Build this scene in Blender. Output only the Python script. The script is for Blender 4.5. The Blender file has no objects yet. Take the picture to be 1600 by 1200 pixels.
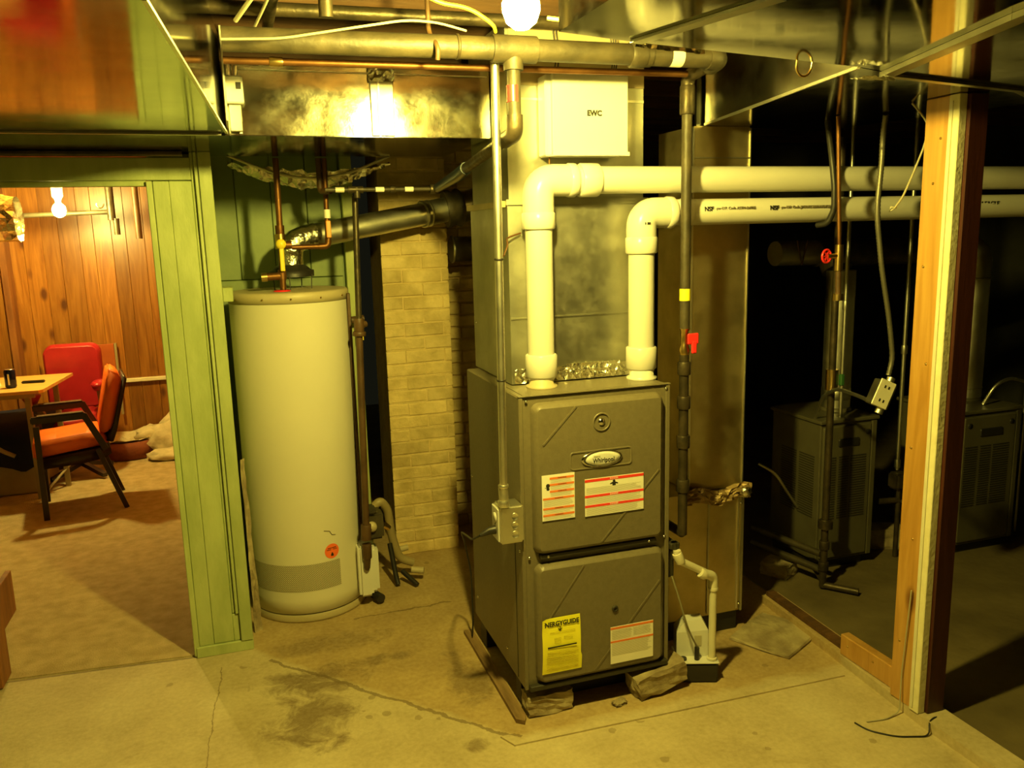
import bpy, bmesh, math, random
from mathutils import Vector, Matrix
random.seed(7)
C = bpy.context.scene.collection
sc = bpy.context.scene
PI = math.pi

# ---------------------------------------------------------------- camera, world, exposure
R = Matrix(((0.94855313, -0.08170366, 0.30589455), (-0.31554111, -0.16432677, 0.93457505), (-0.02609154, -0.98301639, -0.18165353)))
cam = bpy.data.cameras.new('camera'); cam.sensor_width = 36; cam.lens = 1288 / 1600 * 36; cam.clip_start = 0.02
co = bpy.data.objects.new('camera', cam); C.objects.link(co)
M3 = Matrix((R.col[0], -R.col[1], -R.col[2])).transposed()
co.matrix_world = Matrix.Translation((0, 0, 1.64)) @ M3.to_4x4()
sc.camera = co
w = bpy.data.worlds.new('World'); sc.world = w; w.use_nodes = True
w.node_tree.nodes['Background'].inputs[0].default_value = (0.30, 0.30, 0.16, 1)
w.node_tree.nodes['Background'].inputs[1].default_value = 0.006
sc.view_settings.view_transform = 'Standard'; sc.view_settings.look = 'None'
sc.view_settings.exposure = 1.78; sc.view_settings.gamma = 1; sc.view_settings.use_curve_mapping = False
LAMP = (1.0, 0.82, 0.145)          # the photo's colour of the bare bulbs' light
LAMP_W = 720.0
LAMP_BACK = 400.0

# ---------------------------------------------------------------- materials
def nt(name):
    m = bpy.data.materials.new(name); m.use_nodes = True
    t = m.node_tree; b = t.nodes['Principled BSDF']
    return m, t, b
def coords(t, stretch=(1, 1, 1), kind='Object'):
    tc = t.nodes.new('ShaderNodeTexCoord'); mp = t.nodes.new('ShaderNodeMapping')
    mp.inputs['Scale'].default_value = stretch
    t.links.new(tc.outputs[kind], mp.inputs['Vector']); return mp.outputs[0]
def noise(t, vec, scale, detail=5, rough=.55, dist=0):
    n = t.nodes.new('ShaderNodeTexNoise'); n.inputs['Scale'].default_value = scale
    n.inputs['Detail'].default_value = detail; n.inputs['Roughness'].default_value = rough; n.inputs['Distortion'].default_value = dist
    t.links.new(vec, n.inputs['Vector']); return n.outputs[0]
def ramp(t, fac, stops):
    r = t.nodes.new('ShaderNodeValToRGB'); e = r.color_ramp.elements
    while len(e) < len(stops): e.new(0.5)
    for el, (p, c) in zip(e, stops):
        el.position = p; el.color = (*c, 1) if len(c) == 3 else c
    t.links.new(fac, r.inputs[0]); return r.outputs[0]
def mix(t, fac, a, b, mode='MIX'):
    m = t.nodes.new('ShaderNodeMix'); m.data_type = 'RGBA'; m.blend_type = mode
    for s, v in ((m.inputs[0], fac), (m.inputs[6], a), (m.inputs[7], b)):
        if isinstance(v, (int, float)): s.default_value = v
        elif isinstance(v, tuple): s.default_value = (*v, 1)
        else: t.links.new(v, s)
    return m.outputs[2]
def mth(t, op, a, b=None, c=None):
    n = t.nodes.new('ShaderNodeMath'); n.operation = op
    for i, v in enumerate((a, b, c)):
        if v is None: continue
        if isinstance(v, (int, float)): n.inputs[i].default_value = v
        else: t.links.new(v, n.inputs[i])
    return n.outputs[0]
def bump(t, b, h, strength, dist=.01):
    n = t.nodes.new('ShaderNodeBump'); n.inputs['Strength'].default_value = strength; n.inputs['Distance'].default_value = dist
    t.links.new(h, n.inputs['Height']); t.links.new(n.outputs[0], b.inputs['Normal'])
def mat(name, c1, c2=None, rough=.5, metal=0, scale=6, stretch=(1, 1, 1), bmp=0, bscale=None, r2=None, lo=.35, hi=.65, tint=0, coat=0):
    m, t, b = nt(name); v = coords(t, stretch)
    n = noise(t, v, scale)
    col = ramp(t, n, [(lo, c1), (hi, c2 or c1)])
    if tint:
        oi = t.nodes.new('ShaderNodeObjectInfo')
        f = mth(t, 'MULTIPLY_ADD', oi.outputs['Random'], tint, 1 - tint / 2)
        cmb = t.nodes.new('ShaderNodeCombineXYZ')
        for i in range(3): t.links.new(f, cmb.inputs[i])
        col = mix(t, 1.0, col, cmb.outputs[0], 'MULTIPLY')
    t.links.new(col, b.inputs['Base Color'])
    b.inputs['Metallic'].default_value = metal; b.inputs['Roughness'].default_value = rough
    if r2 is not None:
        rr = ramp(t, noise(t, v, scale * 1.7, 4), [(.3, (rough,) * 3), (.7, (r2,) * 3)]); t.links.new(rr, b.inputs['Roughness'])
    if bmp: bump(t, b, noise(t, v, bscale or scale * 3, 6), bmp)
    if coat: b.inputs['Coat Weight'].default_value = coat; b.inputs['Coat Roughness'].default_value = .2
    return m
M = {}
def concrete():
    m, t, b = nt('worn concrete'); v = coords(t)
    big = noise(t, v, 1.1, 7, .6, .4); mid = noise(t, v, 3.2, 8, .62); fine = noise(t, v, 55, 4, .6)
    sx = t.nodes.new('ShaderNodeSeparateXYZ'); t.links.new(v, sx.inputs[0]); X, Y = sx.outputs[0], sx.outputs[1]
    wob = mth(t, 'MULTIPLY_ADD', noise(t, v, 6, 5), .10, -.05)
    # older brown slab behind a ragged boundary that runs from the partition to the lip before the furnace
    lim = mth(t, 'MAXIMUM', mth(t, 'MULTIPLY_ADD', X, -1.13, 3.19), 2.33)
    dd = mth(t, 'ADD', mth(t, 'SUBTRACT', Y, lim), wob)
    brown = ramp(t, mth(t, 'MULTIPLY_ADD', dd, 2.0, .5), [(.47, (0, 0, 0)), (.56, (1, 1, 1))])
    base = ramp(t, mid, [(.32, (.44, .35, .19)), (.55, (.56, .46, .27)), (.75, (.64, .55, .34))])
    bb = ramp(t, mid, [(.32, (.32, .21, .085)), (.55, (.44, .31, .13)), (.75, (.54, .40, .18))])
    c = mix(t, brown, base, bb)
    # stains of their own
    stain = None
    for (cx, cy, rx, ry, k) in ((.16, 2.95, .22, .12, 1.), (.12, 2.70, .16, .22, .95), (.35, 3.02, .20, .05, .8), (.70, 2.75, .09, .22, .8), (1.7, 2.6, .12, .1, .5), (.25, 3.22, .3, .08, .6), (.62, 2.35, .05, .04, .8), (.78, 1.98, .03, .02, 1.)):
        e = mth(t, 'ADD', mth(t, 'POWER', mth(t, 'MULTIPLY_ADD', X, 1 / rx, -cx / rx), 2), mth(t, 'POWER', mth(t, 'MULTIPLY_ADD', Y, 1 / ry, -cy / ry), 2))
        e = mth(t, 'ADD', e, mth(t, 'MULTIPLY_ADD', noise(t, v, 9, 7, .7, .8), 4.2, -2.2))
        f = mth(t, 'MULTIPLY', ramp(t, e, [(.0, (1, 1, 1)), (.9, (0, 0, 0))]), k)
        stain = f if stain is None else mth(t, 'MAXIMUM', stain, f)
    c = mix(t, mth(t, 'MULTIPLY', stain, .8), c, (.13, .075, .025))
    c = mix(t, ramp(t, noise(t, v, 2.3, 8, .7, 1.2), [(.57, (0, 0, 0)), (.70, (.38,) * 3)]), c, (.24, .16, .07))
    c = mix(t, .14, c, ramp(t, fine, [(.3, (.15, .1, .05)), (.7, (.85, .75, .5))]))
    vo = t.nodes.new('ShaderNodeTexVoronoi'); vo.inputs['Scale'].default_value = 9; t.links.new(v, vo.inputs['Vector'])
    pit = mth(t, 'MULTIPLY', mth(t, 'LESS_THAN', mth(t, 'ADD', vo.outputs['Distance'], mth(t, 'MULTIPLY', noise(t, v, 30, 3), .25)), .26), mth(t, 'GREATER_THAN', noise(t, v, 2.2, 3), .53))
    c = mix(t, mth(t, 'MULTIPLY', pit, .42), c, (.18, .12, .05))
    # cracks
    crack = None
    for (ax, ay, bx, by, wd, amp) in ((.0, 3.17, .76, 2.33, .008, .07), (-.18, 3.18, -.24, 2.2, .002, .05), (.36, 3.40, .80, 3.42, .006, .08), (-.96, 3.36, -.28, 3.30, .006, .02)):
        L = math.hypot(bx - ax, by - ay); nx, ny = -(by - ay) / L, (bx - ax) / L; tx, ty = (bx - ax) / L, (by - ay) / L
        d = mth(t, 'ADD', mth(t, 'MULTIPLY', X, nx), mth(t, 'MULTIPLY_ADD', Y, ny, -(ax * nx + ay * ny)))
        d = mth(t, 'ABSOLUTE', mth(t, 'ADD', d, mth(t, 'MULTIPLY_ADD', noise(t, v, 7, 6, .7), amp, -amp / 2)))
        u = mth(t, 'ADD', mth(t, 'MULTIPLY', X, tx), mth(t, 'MULTIPLY_ADD', Y, ty, -(ax * tx + ay * ty)))
        f = mth(t, 'MULTIPLY', mth(t, 'LESS_THAN', d, wd), mth(t, 'MULTIPLY', mth(t, 'GREATER_THAN', u, 0), mth(t, 'LESS_THAN', u, L)))
        crack = f if crack is None else mth(t, 'MAXIMUM', crack, f)
    c = mix(t, mth(t, 'MULTIPLY', crack, .6), c, (.13, .08, .03))
    t.links.new(c, b.inputs['Base Color']); b.inputs['Roughness'].default_value = .68
    b.inputs['Specular IOR Level'].default_value = .3
    hh = mth(t, 'ADD', mth(t, 'MULTIPLY', mid, .6), mth(t, 'ADD', mth(t, 'MULTIPLY', fine, .06), mth(t, 'MULTIPLY', crack, -.2)))
    bump(t, b, hh, .6, .03); return m
M['concrete'] = concrete()
M['dark_concrete'] = mat('dark concrete', (.10, .075, .03), (.17, .13, .055), .85, scale=3, bmp=.4, bscale=30)  # much darker tone than the main floor
M['carpet'] = mat('tan carpet', (.46, .35, .17), (.60, .47, .25), .95, scale=14, bmp=.8, bscale=160)
M['green'] = mat('old green paint', (.34, .40, .15), (.44, .50, .21), .45, scale=5, stretch=(3, 3, 1), bmp=.15, bscale=22, tint=.14, r2=.6)
M['green_dark'] = mat('darker green paint', (.20, .27, .12), (.28, .35, .16), .55, scale=4, bmp=.15, bscale=22, tint=.16)  # darker tone of the partition's green
def pine(name, a, b_, c_):
    m, t, b = nt(name); v = coords(t, (9, 9, .7)); oi = t.nodes.new('ShaderNodeObjectInfo')
    va = t.nodes.new('ShaderNodeVectorMath'); va.operation = 'ADD'; t.links.new(v, va.inputs[0])
    cm = t.nodes.new('ShaderNodeCombineXYZ'); t.links.new(mth(t, 'MULTIPLY', oi.outputs['Random'], 37.), cm.inputs[2]); t.links.new(cm.outputs[0], va.inputs[1])
    n = noise(t, va.outputs[0], 3.2, 6, .55, 1.3)
    col = ramp(t, n, [(.32, a), (.5, b_), (.66, c_)])
    vo = t.nodes.new('ShaderNodeTexVoronoi'); vo.inputs['Scale'].default_value = 1.0
    v2 = coords(t, (7, 7, 3.4)); va2 = t.nodes.new('ShaderNodeVectorMath'); va2.operation = 'ADD'
    t.links.new(v2, va2.inputs[0]); t.links.new(cm.outputs[0], va2.inputs[1]); t.links.new(va2.outputs[0], vo.inputs['Vector'])
    k = ramp(t, vo.outputs['Distance'], [(.10, (1, 1, 1)), (.22, (0, 0, 0))])
    col = mix(t, k, col, (.10, .03, .008))
    f = mth(t, 'MULTIPLY_ADD', oi.outputs['Random'], .55, .78)
    cb = t.nodes.new('ShaderNodeCombineXYZ'); [t.links.new(f, cb.inputs[i]) for i in range(3)]
    col = mix(t, 1., col, cb.outputs[0], 'MULTIPLY')
    t.links.new(col, b.inputs['Base Color']); b.inputs['Roughness'].default_value = .32
    b.inputs['Coat Weight'].default_value = .5; b.inputs['Coat Roughness'].default_value = .32
    bump(t, b, n, .15, .004); return m
M['pine'] = pine('varnished knotty pine', (.22, .075, .010), (.30, .115, .016), (.37, .155, .026))
M['stud'] = pine('raw orange pine', (.36, .18, .035), (.42, .22, .05), (.47, .26, .065))
M['joist'] = mat('old brown timber', (.06, .028, .008), (.13, .06, .018), .75, scale=3, stretch=(.6, 8, 8), bmp=.3)
M['plank'] = mat('worn floor plank', (.17, .10, .04), (.30, .19, .08), .8, scale=5, stretch=(8, 1, 8), bmp=.4)
M['redbrown'] = mat('dark red brown board', (.045, .009, .004), (.065, .014, .006), .5, scale=4, stretch=(5, 5, .6), bmp=.1)
M['jamb'] = mat('stained brown timber', (.20, .07, .018), (.34, .13, .03), .55, scale=4, stretch=(5, 5, .6), bmp=.15)
M['brick'] = mat('cream painted brick', (.50, .37, .14), (.76, .59, .27), .7, scale=9, bmp=.7, bscale=26, tint=.22)
M['mortar'] = mat('painted mortar', (.58, .44, .19), (.72, .56, .27), .85, scale=12, bmp=.7, bscale=40)
M['darkbrick'] = mat('sooty brick', (.22, .14, .06), (.34, .23, .10), .85, scale=9, bmp=.7, bscale=26, tint=.3)
M['stone'] = mat('rough stone', (.26, .20, .11), (.46, .38, .22), .9, scale=14, bmp=.9, bscale=25)
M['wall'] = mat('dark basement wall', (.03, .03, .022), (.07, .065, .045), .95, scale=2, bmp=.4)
def sheet(name, base, r1, r2, wav, scr=False, sc_=1.3, dirt=.2):
    m, t, b = nt(name); v = coords(t)
    n = noise(t, v, 7, 6, .6)
    c = ramp(t, n, [(.35, tuple(x * (1 - dirt) for x in base)), (.62, base)])
    t.links.new(c, b.inputs['Base Color']); b.inputs['Metallic'].default_value = 1
    rr = ramp(t, noise(t, v, 9, 8, .7), [(.35, (r1,) * 3), (.65, (r2,) * 3)]); t.links.new(rr, b.inputs['Roughness'])
    h = noise(t, v, sc_, 2, .5)
    if scr:
        vs = coords(t, (1, 1, 14)); h = mth(t, 'ADD', h, mth(t, 'MULTIPLY', noise(t, v, 30, 5, .7), .03))
    bump(t, b, h, wav, .05); return m
M['sheet'] = sheet('galvanized sheet, mirror bright', (.42, .42, .36), .07, .14, .10, sc_=.9)
M['sheet_scr'] = sheet('galvanized sheet, scuffed', (.40, .385, .29), .10, .20, .22, True, 3.0)
M['sheet_side'] = sheet('galvanized sheet, smeared', (.62, .61, .52), .16, .26, .22, False, 2.4)  # brighter copy of the duct metal, with the bulb's glow in its tone
M['sheet_darkened'] = sheet('galvanized sheet, grimy', (.20, .18, .11), .05, .11, .10, sc_=.9)  # darkened metal tone stands in for the dark reflections in the trunk
M['sheet_branch'] = sheet('galvanized sheet, dull mirror', (.32, .29, .19), .07, .14, .10, sc_=.9)
M['zinc'] = sheet('dull spangled zinc', (.55, .54, .44), .36, .50, .12, True, 4.0)
M['zinc_dark'] = sheet('tarnished zinc', (.62, .53, .30), .40, .52, .10, False, 2.0)
M['pipe_zinc'] = sheet('galvanized round pipe', (.66, .64, .54), .36, .48, .12, False, 5)
M['foil'] = mat('crinkled foil tape', (.75, .72, .6), (.85, .82, .7), .18, 1, bmp=.8, bscale=40)
M['conduit'] = mat('thin wall conduit steel', (.74, .72, .62), (.85, .83, .72), .34, 1, r2=.45)
M['iron'] = mat('black iron pipe', (.045, .036, .02), (.10, .075, .04), .34, .55, scale=14, bmp=.25, r2=.55)
M['iron_main'] = mat('greasy grey iron pipe', (.03, .024, .012), (.07, .055, .028), .55, 0, scale=10, bmp=.3, r2=.5)
M['rust'] = mat('brown painted steel', (.065, .033, .012), (.11, .058, .022), .5, scale=14, bmp=.2)
M['copper'] = mat('aged copper', (.13, .055, .018), (.24, .11, .035), .42, .8, scale=9, r2=.55)
M['brass'] = mat('dull brass', (.60, .42, .14), (.7, .5, .2), .3, 1)
M['bx'] = mat('dull ribbed steel', (.16, .15, .11), (.22, .20, .15), .45, .6)
M['pvc'] = mat('white plastic pipe', (.62, .60, .53), (.67, .65, .58), .28, scale=4)
M['pvc_old'] = mat('cream plastic', (.66, .62, .46), (.72, .68, .52), .35, scale=6)
M['white'] = mat('white enamel', (.66, .65, .60), (.69, .68, .63), .35)
M['tank'] = mat('cream enamel tank', (.68, .64, .50), (.72, .68, .53), .30, scale=2, r2=.38)
M['tankrim'] = mat('beige plastic rim', (.46, .39, .22), (.52, .44, .27), .45)
M['furnace'] = mat('olive grey powder coat', (.155, .130, .078), (.175, .148, .090), .36, scale=60, bmp=.12, bscale=240)
M['furnace_dark'] = mat('dark slot', (.03, .026, .014), None, .6)
M['black'] = mat('black plastic', (.02, .018, .015), None, .45)
M['ink'] = mat('black print', (.02, .018, .012), None, .6)
M['grey_ink'] = mat('grey fine print', (.42, .38, .26), (.5, .46, .33), .6)
M['brown_ink'] = mat('brown fine print', (.42, .33, .02), None, .6)
M['label'] = mat('white label paper', (.88, .85, .75), None, .5)
M['yellow'] = mat('yellow label paper', (.98, .92, .04), None, .45)
M['yellow_pl'] = mat('yellow plastic', (.85, .66, .04), None, .35)
M['orange_band'] = mat('orange print', (.85, .22, .04), None, .5)
M['red_band'] = mat('red print', (.85, .05, .03), None, .5)
M['orange_st'] = mat('orange sticker', (.95, .17, .03), None, .5)
M['red_pl'] = mat('red plastic', (.85, .03, .03), None, .35)
M['white_rub'] = mat('white tag', (.85, .82, .7), None, .5)
M['orange_pl'] = mat('orange lever sleeve', (.75, .30, .05), None, .4)
M['orange_fab'] = mat('orange vinyl', (.90, .16, .012), (.97, .20, .02), .5, scale=12, bmp=.1)
M['red_vinyl'] = mat('red vinyl', (.34, .012, .02), (.42, .018, .028), .35, scale=8)
M['chair_frame'] = mat('dark bronze frame', (.028, .014, .008), None, .35)
M['chrome'] = mat('chrome', (.7, .7, .65), None, .15, 1)
M['table'] = mat('blond laminate', (.72, .42, .11), (.80, .50, .15), .3, scale=3, stretch=(1, 8, 1))
M['grey_leg'] = mat('grey steel leg', (.35, .28, .14), None, .4)
M['cardboard'] = mat('grey cardboard', (.36, .28, .15), (.44, .35, .2), .8)
M['navy'] = mat('navy cloth', (.004, .008, .04), (.008, .014, .07), .9, bmp=.4, bscale=20)
M['cream_cloth'] = mat('cream fleece', (.56, .48, .28), (.72, .63, .40), .9, scale=12, bmp=1, bscale=12)
M['petbed'] = mat('brown plush', (.20, .05, .015), (.28, .08, .03), .9, bmp=.4, bscale=60)
M['can'] = mat('dark blue can', (.02, .025, .09), (.03, .035, .12), .2, .8)
M['alu'] = mat('bare aluminium', (.8, .8, .78), None, .2, 1)
M['boiler'] = mat('grey enamel boiler', (.085, .075, .045), (.11, .10, .06), .4)
M['drywall'] = mat('drywall edge', (.72, .66, .42), (.80, .75, .5), .8, scale=20, bmp=.3)
M['mastic'] = mat('white duct mastic', (.78, .75, .62), (.84, .82, .7), .7, bmp=.9, bscale=50)
M['blueblack'] = mat('dark bluish rubber', (.03, .05, .07), None, .3)
M['wire_white'] = mat('white cable', (.42, .38, .25), None, .5)
M['wire_yellow'] = mat('yellow cable', (.72, .60, .04), None, .45)
M['tube_clear'] = mat('grey vinyl hose', (.22, .20, .12), None, .3)
def grille_mat():
    m, t, b = nt('perforated grille'); v = coords(t, (1, 1, 1), 'UV')
    vo = t.nodes.new('ShaderNodeTexVoronoi'); vo.inputs['Randomness'].default_value = 0
    mp = t.nodes.new('ShaderNodeMapping'); mp.inputs['Rotation'].default_value = (0, 0, PI / 4); t.links.new(v, mp.inputs[0])
    vo.inputs['Scale'].default_value = 165; t.links.new(mp.outputs[0], vo.inputs['Vector'])
    c = mix(t, mth(t, 'LESS_THAN', vo.outputs['Distance'], .36), (.62, .57, .40), (.06, .05, .02))
    t.links.new(c, b.inputs['Base Color']); b.inputs['Roughness'].default_value = .45; return m
M['grille'] = grille_mat()
def emat(name, col, s):
    m, t, b = nt(name); b.inputs['Emission Color'].default_value = (*col, 1); b.inputs['Emission Strength'].default_value = s
    b.inputs['Base Color'].default_value = (.8, .8, .8, 1); return m
M['bulb'] = emat('lit bulb', LAMP, LAMP_W); M['bulb2'] = emat('lit bulb in back room', (1.0, .80, .20), LAMP_BACK)

# ---------------------------------------------------------------- mesh helpers
class MB:
    def __init__(s): s.v = []; s.f = []; s.sm = []; s.uv = None
    def add(s, vs, fs, smooth=False):
        o = len(s.v); s.v += [tuple(x) for x in vs]
        for f in fs: s.f.append([i + o for i in f]); s.sm.append(smooth)
        return s
    def box(s, x0, x1, y0, y1, z0, z1, bv=0, rot=0, piv=None, jit=0, m=None):
        bm = bmesh.new(); bmesh.ops.create_cube(bm, size=1)
        for v in bm.verts: v.co = Vector(((x0 + x1) / 2 + v.co.x * (x1 - x0), (y0 + y1) / 2 + v.co.y * (y1 - y0), (z0 + z1) / 2 + v.co.z * (z1 - z0)))
        if jit:
            for v in bm.verts: v.co += Vector([random.uniform(-jit, jit) for _ in range(3)])
        if bv: bmesh.ops.bevel(bm, geom=bm.edges[:], offset=bv, segments=1 if bv < .006 else 2, affect='EDGES', clamp_overlap=True)
        mm = Matrix.Identity(4)
        if rot:
            p = Vector(piv or ((x0 + x1) / 2, (y0 + y1) / 2, 0)); mm = Matrix.Translation(p) @ Matrix.Rotation(rot, 4, 'Z') @ Matrix.Translation(-p)
        if m: mm = m @ mm
        bm.verts.index_update()
        s.add([mm @ v.co for v in bm.verts], [[v.index for v in f.verts] for f in bm.faces]); bm.free(); return s
    def prism(s, poly, z0, z1):
        n = len(poly); vs = [(x, y, z0) for x, y in poly] + [(x, y, z1) for x, y in poly]
        a = sum(poly[i][0] * poly[(i + 1) % n][1] - poly[(i + 1) % n][0] * poly[i][1] for i in range(n))
        fs = [list(range(n))[::-1], list(range(n, 2 * n))] + [[i, (i + 1) % n, n + (i + 1) % n, n + i] for i in range(n)]
        if a < 0: fs = [f[::-1] for f in fs]
        return s.add(vs, fs)
    def tube(s, pts, r, seg=14, fil=0, caps=True, fseg=6, ribs=0):
        pts = [Vector(p) for p in pts]
        if fil:
            q = [pts[0]]
            for i in range(1, len(pts) - 1):
                a, b, c = pts[i - 1], pts[i], pts[i + 1]; d1 = (a - b); d2 = (c - b)
                l = min(fil, d1.length * .49, d2.length * .49); p1 = b + d1.normalized() * l; p2 = b + d2.normalized() * l
                for k in range(fseg + 1):
                    t = k / fseg; q.append(p1 * (1 - t) ** 2 + b * 2 * t * (1 - t) + p2 * t * t)
            q.append(pts[-1]); pts = q
        if ribs:
            q = []
            for i in range(len(pts) - 1):
                n = max(1, int((pts[i + 1] - pts[i]).length / ribs))
                q += [pts[i].lerp(pts[i + 1], k / n) for k in range(n)]
            q.append(pts[-1]); pts = q
        t0 = (pts[1] - pts[0]).normalized(); up = Vector((0, 0, 1)) if abs(t0.z) < .9 else Vector((1, 0, 0))
        nrm = (up - t0 * up.dot(t0)).normalized(); rings = []
        n = len(pts)
        for i, p in enumerate(pts):
            t = (pts[min(i + 1, n - 1)] - pts[max(i - 1, 0)]).normalized()
            nrm = (nrm - t * nrm.dot(t)).normalized(); bn = t.cross(nrm)
            rr = r[i] if isinstance(r, (list, tuple)) else r
            if ribs and i % 2: rr *= .84
            rings.append([p + (nrm * math.cos(a) + bn * math.sin(a)) * rr for a in [2 * PI * k / seg for k in range(seg)]])
        vs = [x for rg in rings for x in rg]
        fs = [[i * seg + k, i * seg + (k + 1) % seg, (i + 1) * seg + (k + 1) % seg, (i + 1) * seg + k] for i in range(n - 1) for k in range(seg)]
        s.add(vs, fs, True)
        if caps: s.add(rings[0], [list(range(seg))[::-1]]); s.add(rings[-1], [list(range(seg))])
        return s
    def lathe(s, prof, c=(0, 0, 0), axis='Z', seg=32, smooth=True, sx=1, sy=1):
        c = Vector(c); vs = []
        for r, z in prof:
            for k in range(seg):
                a = 2 * PI * k / seg; x, y = r * math.cos(a) * sx, r * math.sin(a) * sy
                vs.append(c + Vector({'Z': (x, y, z), 'Y': (x, z, -y), 'X': (z, x, y)}[axis]))
        n = len(prof); fl = [[i * seg + k, i * seg + (k + 1) % seg, (i + 1) * seg + (k + 1) % seg, (i + 1) * seg + k] for i in range(n - 1) for k in range(seg)]
        s.add(vs, fl, smooth)
        return s
    def plate(s, x0, x1, z0, z1, yb, yf, rad=.02, bev=.008, seg=6):
        # rounded plate facing -Y, front at yf, back at yb
        def loop(x0, x1, z0, z1, r, y):
            o = []
            for cx, cz, a0 in ((x1 - r, z0 + r, -PI / 2), (x1 - r, z1 - r, 0), (x0 + r, z1 - r, PI / 2), (x0 + r, z0 + r, PI)):
                for k in range(seg + 1):
                    a = a0 + PI / 2 * k / seg; o.append((cx + r * math.cos(a), y, cz + r * math.sin(a)))
            return o
        L = [loop(x0, x1, z0, z1, rad, yb), loop(x0 + bev * .3, x1 - bev * .3, z0 + bev * .3, z1 - bev * .3, rad, yf + bev * .5 if yf < yb else yf), loop(x0 + bev, x1 - bev, z0 + bev, z1 - bev, max(rad - bev, .003), yf)]
        n = len(L[0]); vs = L[0] + L[1] + L[2]
        fs = [[i * n + k, i * n + (k + 1) % n, (i + 1) * n + (k + 1) % n, (i + 1) * n + k] for i in range(2) for k in range(n)]
        s.add(vs, fs, True); s.add(L[2], [list(range(n))]); return s
    def quad(s, a, b, c, d): return s.add([a, b, c, d], [[0, 1, 2, 3]])
    def bar(s, a, b, w1, w2, up=(0, 0, 1)):
        a, b = Vector(a), Vector(b); t = (b - a).normalized(); u = Vector(up); u = (u - t * u.dot(t)).normalized(); v = t.cross(u)
        P = [a + u * i * w1 / 2 + v * j * w2 / 2 for i, j in ((-1, -1), (1, -1), (1, 1), (-1, 1))]; Q = [p + (b - a) for p in P]
        return s.add(P + Q, [[0, 3, 2, 1], [4, 5, 6, 7], [0, 1, 5, 4], [1, 2, 6, 5], [2, 3, 7, 6], [3, 0, 4, 7]])
    def mesh(s, name, m, org=(0, 0, 0)):
        me = bpy.data.meshes.new(name); o = Vector(org)
        me.from_pydata([tuple(Vector(v) - o) for v in s.v], [], s.f); me.materials.append(m)
        me.polygons.foreach_set('use_smooth', s.sm); me.update()
        bm = bmesh.new(); bm.from_mesh(me); bmesh.ops.recalc_face_normals(bm, faces=bm.faces[:]); bm.to_mesh(me); bm.free()
        return me
def tag(o, label=None, cat=None, group=None, kind=None):
    for k, v in (('label', label), ('category', cat), ('group', group), ('kind', kind)):
        if v: o[k] = v
    return o
ORG = {}
def root(name, loc, label, cat, group=None):
    o = bpy.data.objects.new(name, None); C.objects.link(o); o.location = loc; o.empty_display_size = .05
    ORG[o.name] = Vector(loc); return tag(o, label, cat, group)
def part(name, mb, m, parent, label=None, kind=None):
    org = ORG[parent.name]; me = mb.mesh(name, M[m] if isinstance(m, str) else m, org)
    o = bpy.data.objects.new(name, me); C.objects.link(o); o.parent = parent; ORG[o.name] = org
    return tag(o, label, None, None, kind)
def solo(name, mb, m, label=None, cat=None, group=None, kind=None, org=None):
    org = Vector(org) if org else (Vector(mb.v[0]) if not kind else Vector((0, 0, 0)))
    me = mb.mesh(name, M[m] if isinstance(m, str) else m, org)
    o = bpy.data.objects.new(name, me); C.objects.link(o); o.location = org; ORG[o.name] = org
    return tag(o, label, cat, group, kind)
def txt(name, s, size, loc, m, parent, xdir=(1, 0, 0), zdir=(0, 0, 1), align='CENTER', sx=1, bold=0, ext=.0002, spacing=1):
    cu = bpy.data.curves.new('t', 'FONT'); cu.body = s; cu.size = size; cu.align_x = align; cu.align_y = 'CENTER'; cu.extrude = ext
    cu.offset = bold; cu.resolution_u = 3; cu.space_character = spacing
    ob = bpy.data.objects.new('t', cu); C.objects.link(ob); dg = bpy.context.evaluated_depsgraph_get()
    me = bpy.data.meshes.new_from_object(ob.evaluated_get(dg)); bpy.data.objects.remove(ob)
    x = Vector(xdir).normalized(); z = Vector(zdir).normalized(); y = x.cross(z) * -1
    # text local x -> x, local y -> z, local z -> -(into)
    mm = Matrix((x * sx, z, x.cross(z))).transposed().to_4x4()
    org = ORG[parent.name]; me.transform(Matrix.Translation(Vector(loc) - org) @ mm)
    me.name = name; me.materials.clear(); me.materials.append(M[m])
    o = bpy.data.objects.new(name, me); C.objects.link(o); o.parent = parent; ORG[o.name] = org; return o
def crumple(fn, nu, nv, amp, seed=1):
    """open sheet with random relief; fn(u, v) -> (point, normal)"""
    rnd = random.Random(seed); mb = MB(); vs = []
    for i in range(nu + 1):
        for j in range(nv + 1):
            p, n = fn(i / nu, j / nv); vs.append(Vector(p) + Vector(n) * rnd.uniform(0, amp))
    fs = []
    for i in range(nu):
        for j in range(nv):
            a, b, c, d = i * (nv + 1) + j, (i + 1) * (nv + 1) + j, (i + 1) * (nv + 1) + j + 1, i * (nv + 1) + j + 1
            fs += [[a, b, c], [a, c, d]] if rnd.random() < .5 else [[a, b, d], [b, c, d]]
    mb.add(vs, fs); return mb

# ================================================================ SETTING
mb = MB(); mb.box(-4, 6, -2, 8, -.12, 0)
floor = solo('floor', mb, 'concrete', 'worn tan concrete basement floor', kind='structure')
mb = MB(); mb.prism([(-4, 3.31), (-1.0, 3.375), (-.97, 3.375), (-.28, 3.31), (-.13, 3.31), (-.13, 8), (-4, 8)], .0, .006)
carpet = solo('floor_carpet', mb, 'carpet', 'tan carpet of the room beyond the doorway', kind='structure')
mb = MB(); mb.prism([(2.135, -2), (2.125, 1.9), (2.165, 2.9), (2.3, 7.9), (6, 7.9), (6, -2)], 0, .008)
solo('floor_dark', mb, 'dark_concrete', 'dark green grey floor beyond the low sill', kind='structure')
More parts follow.
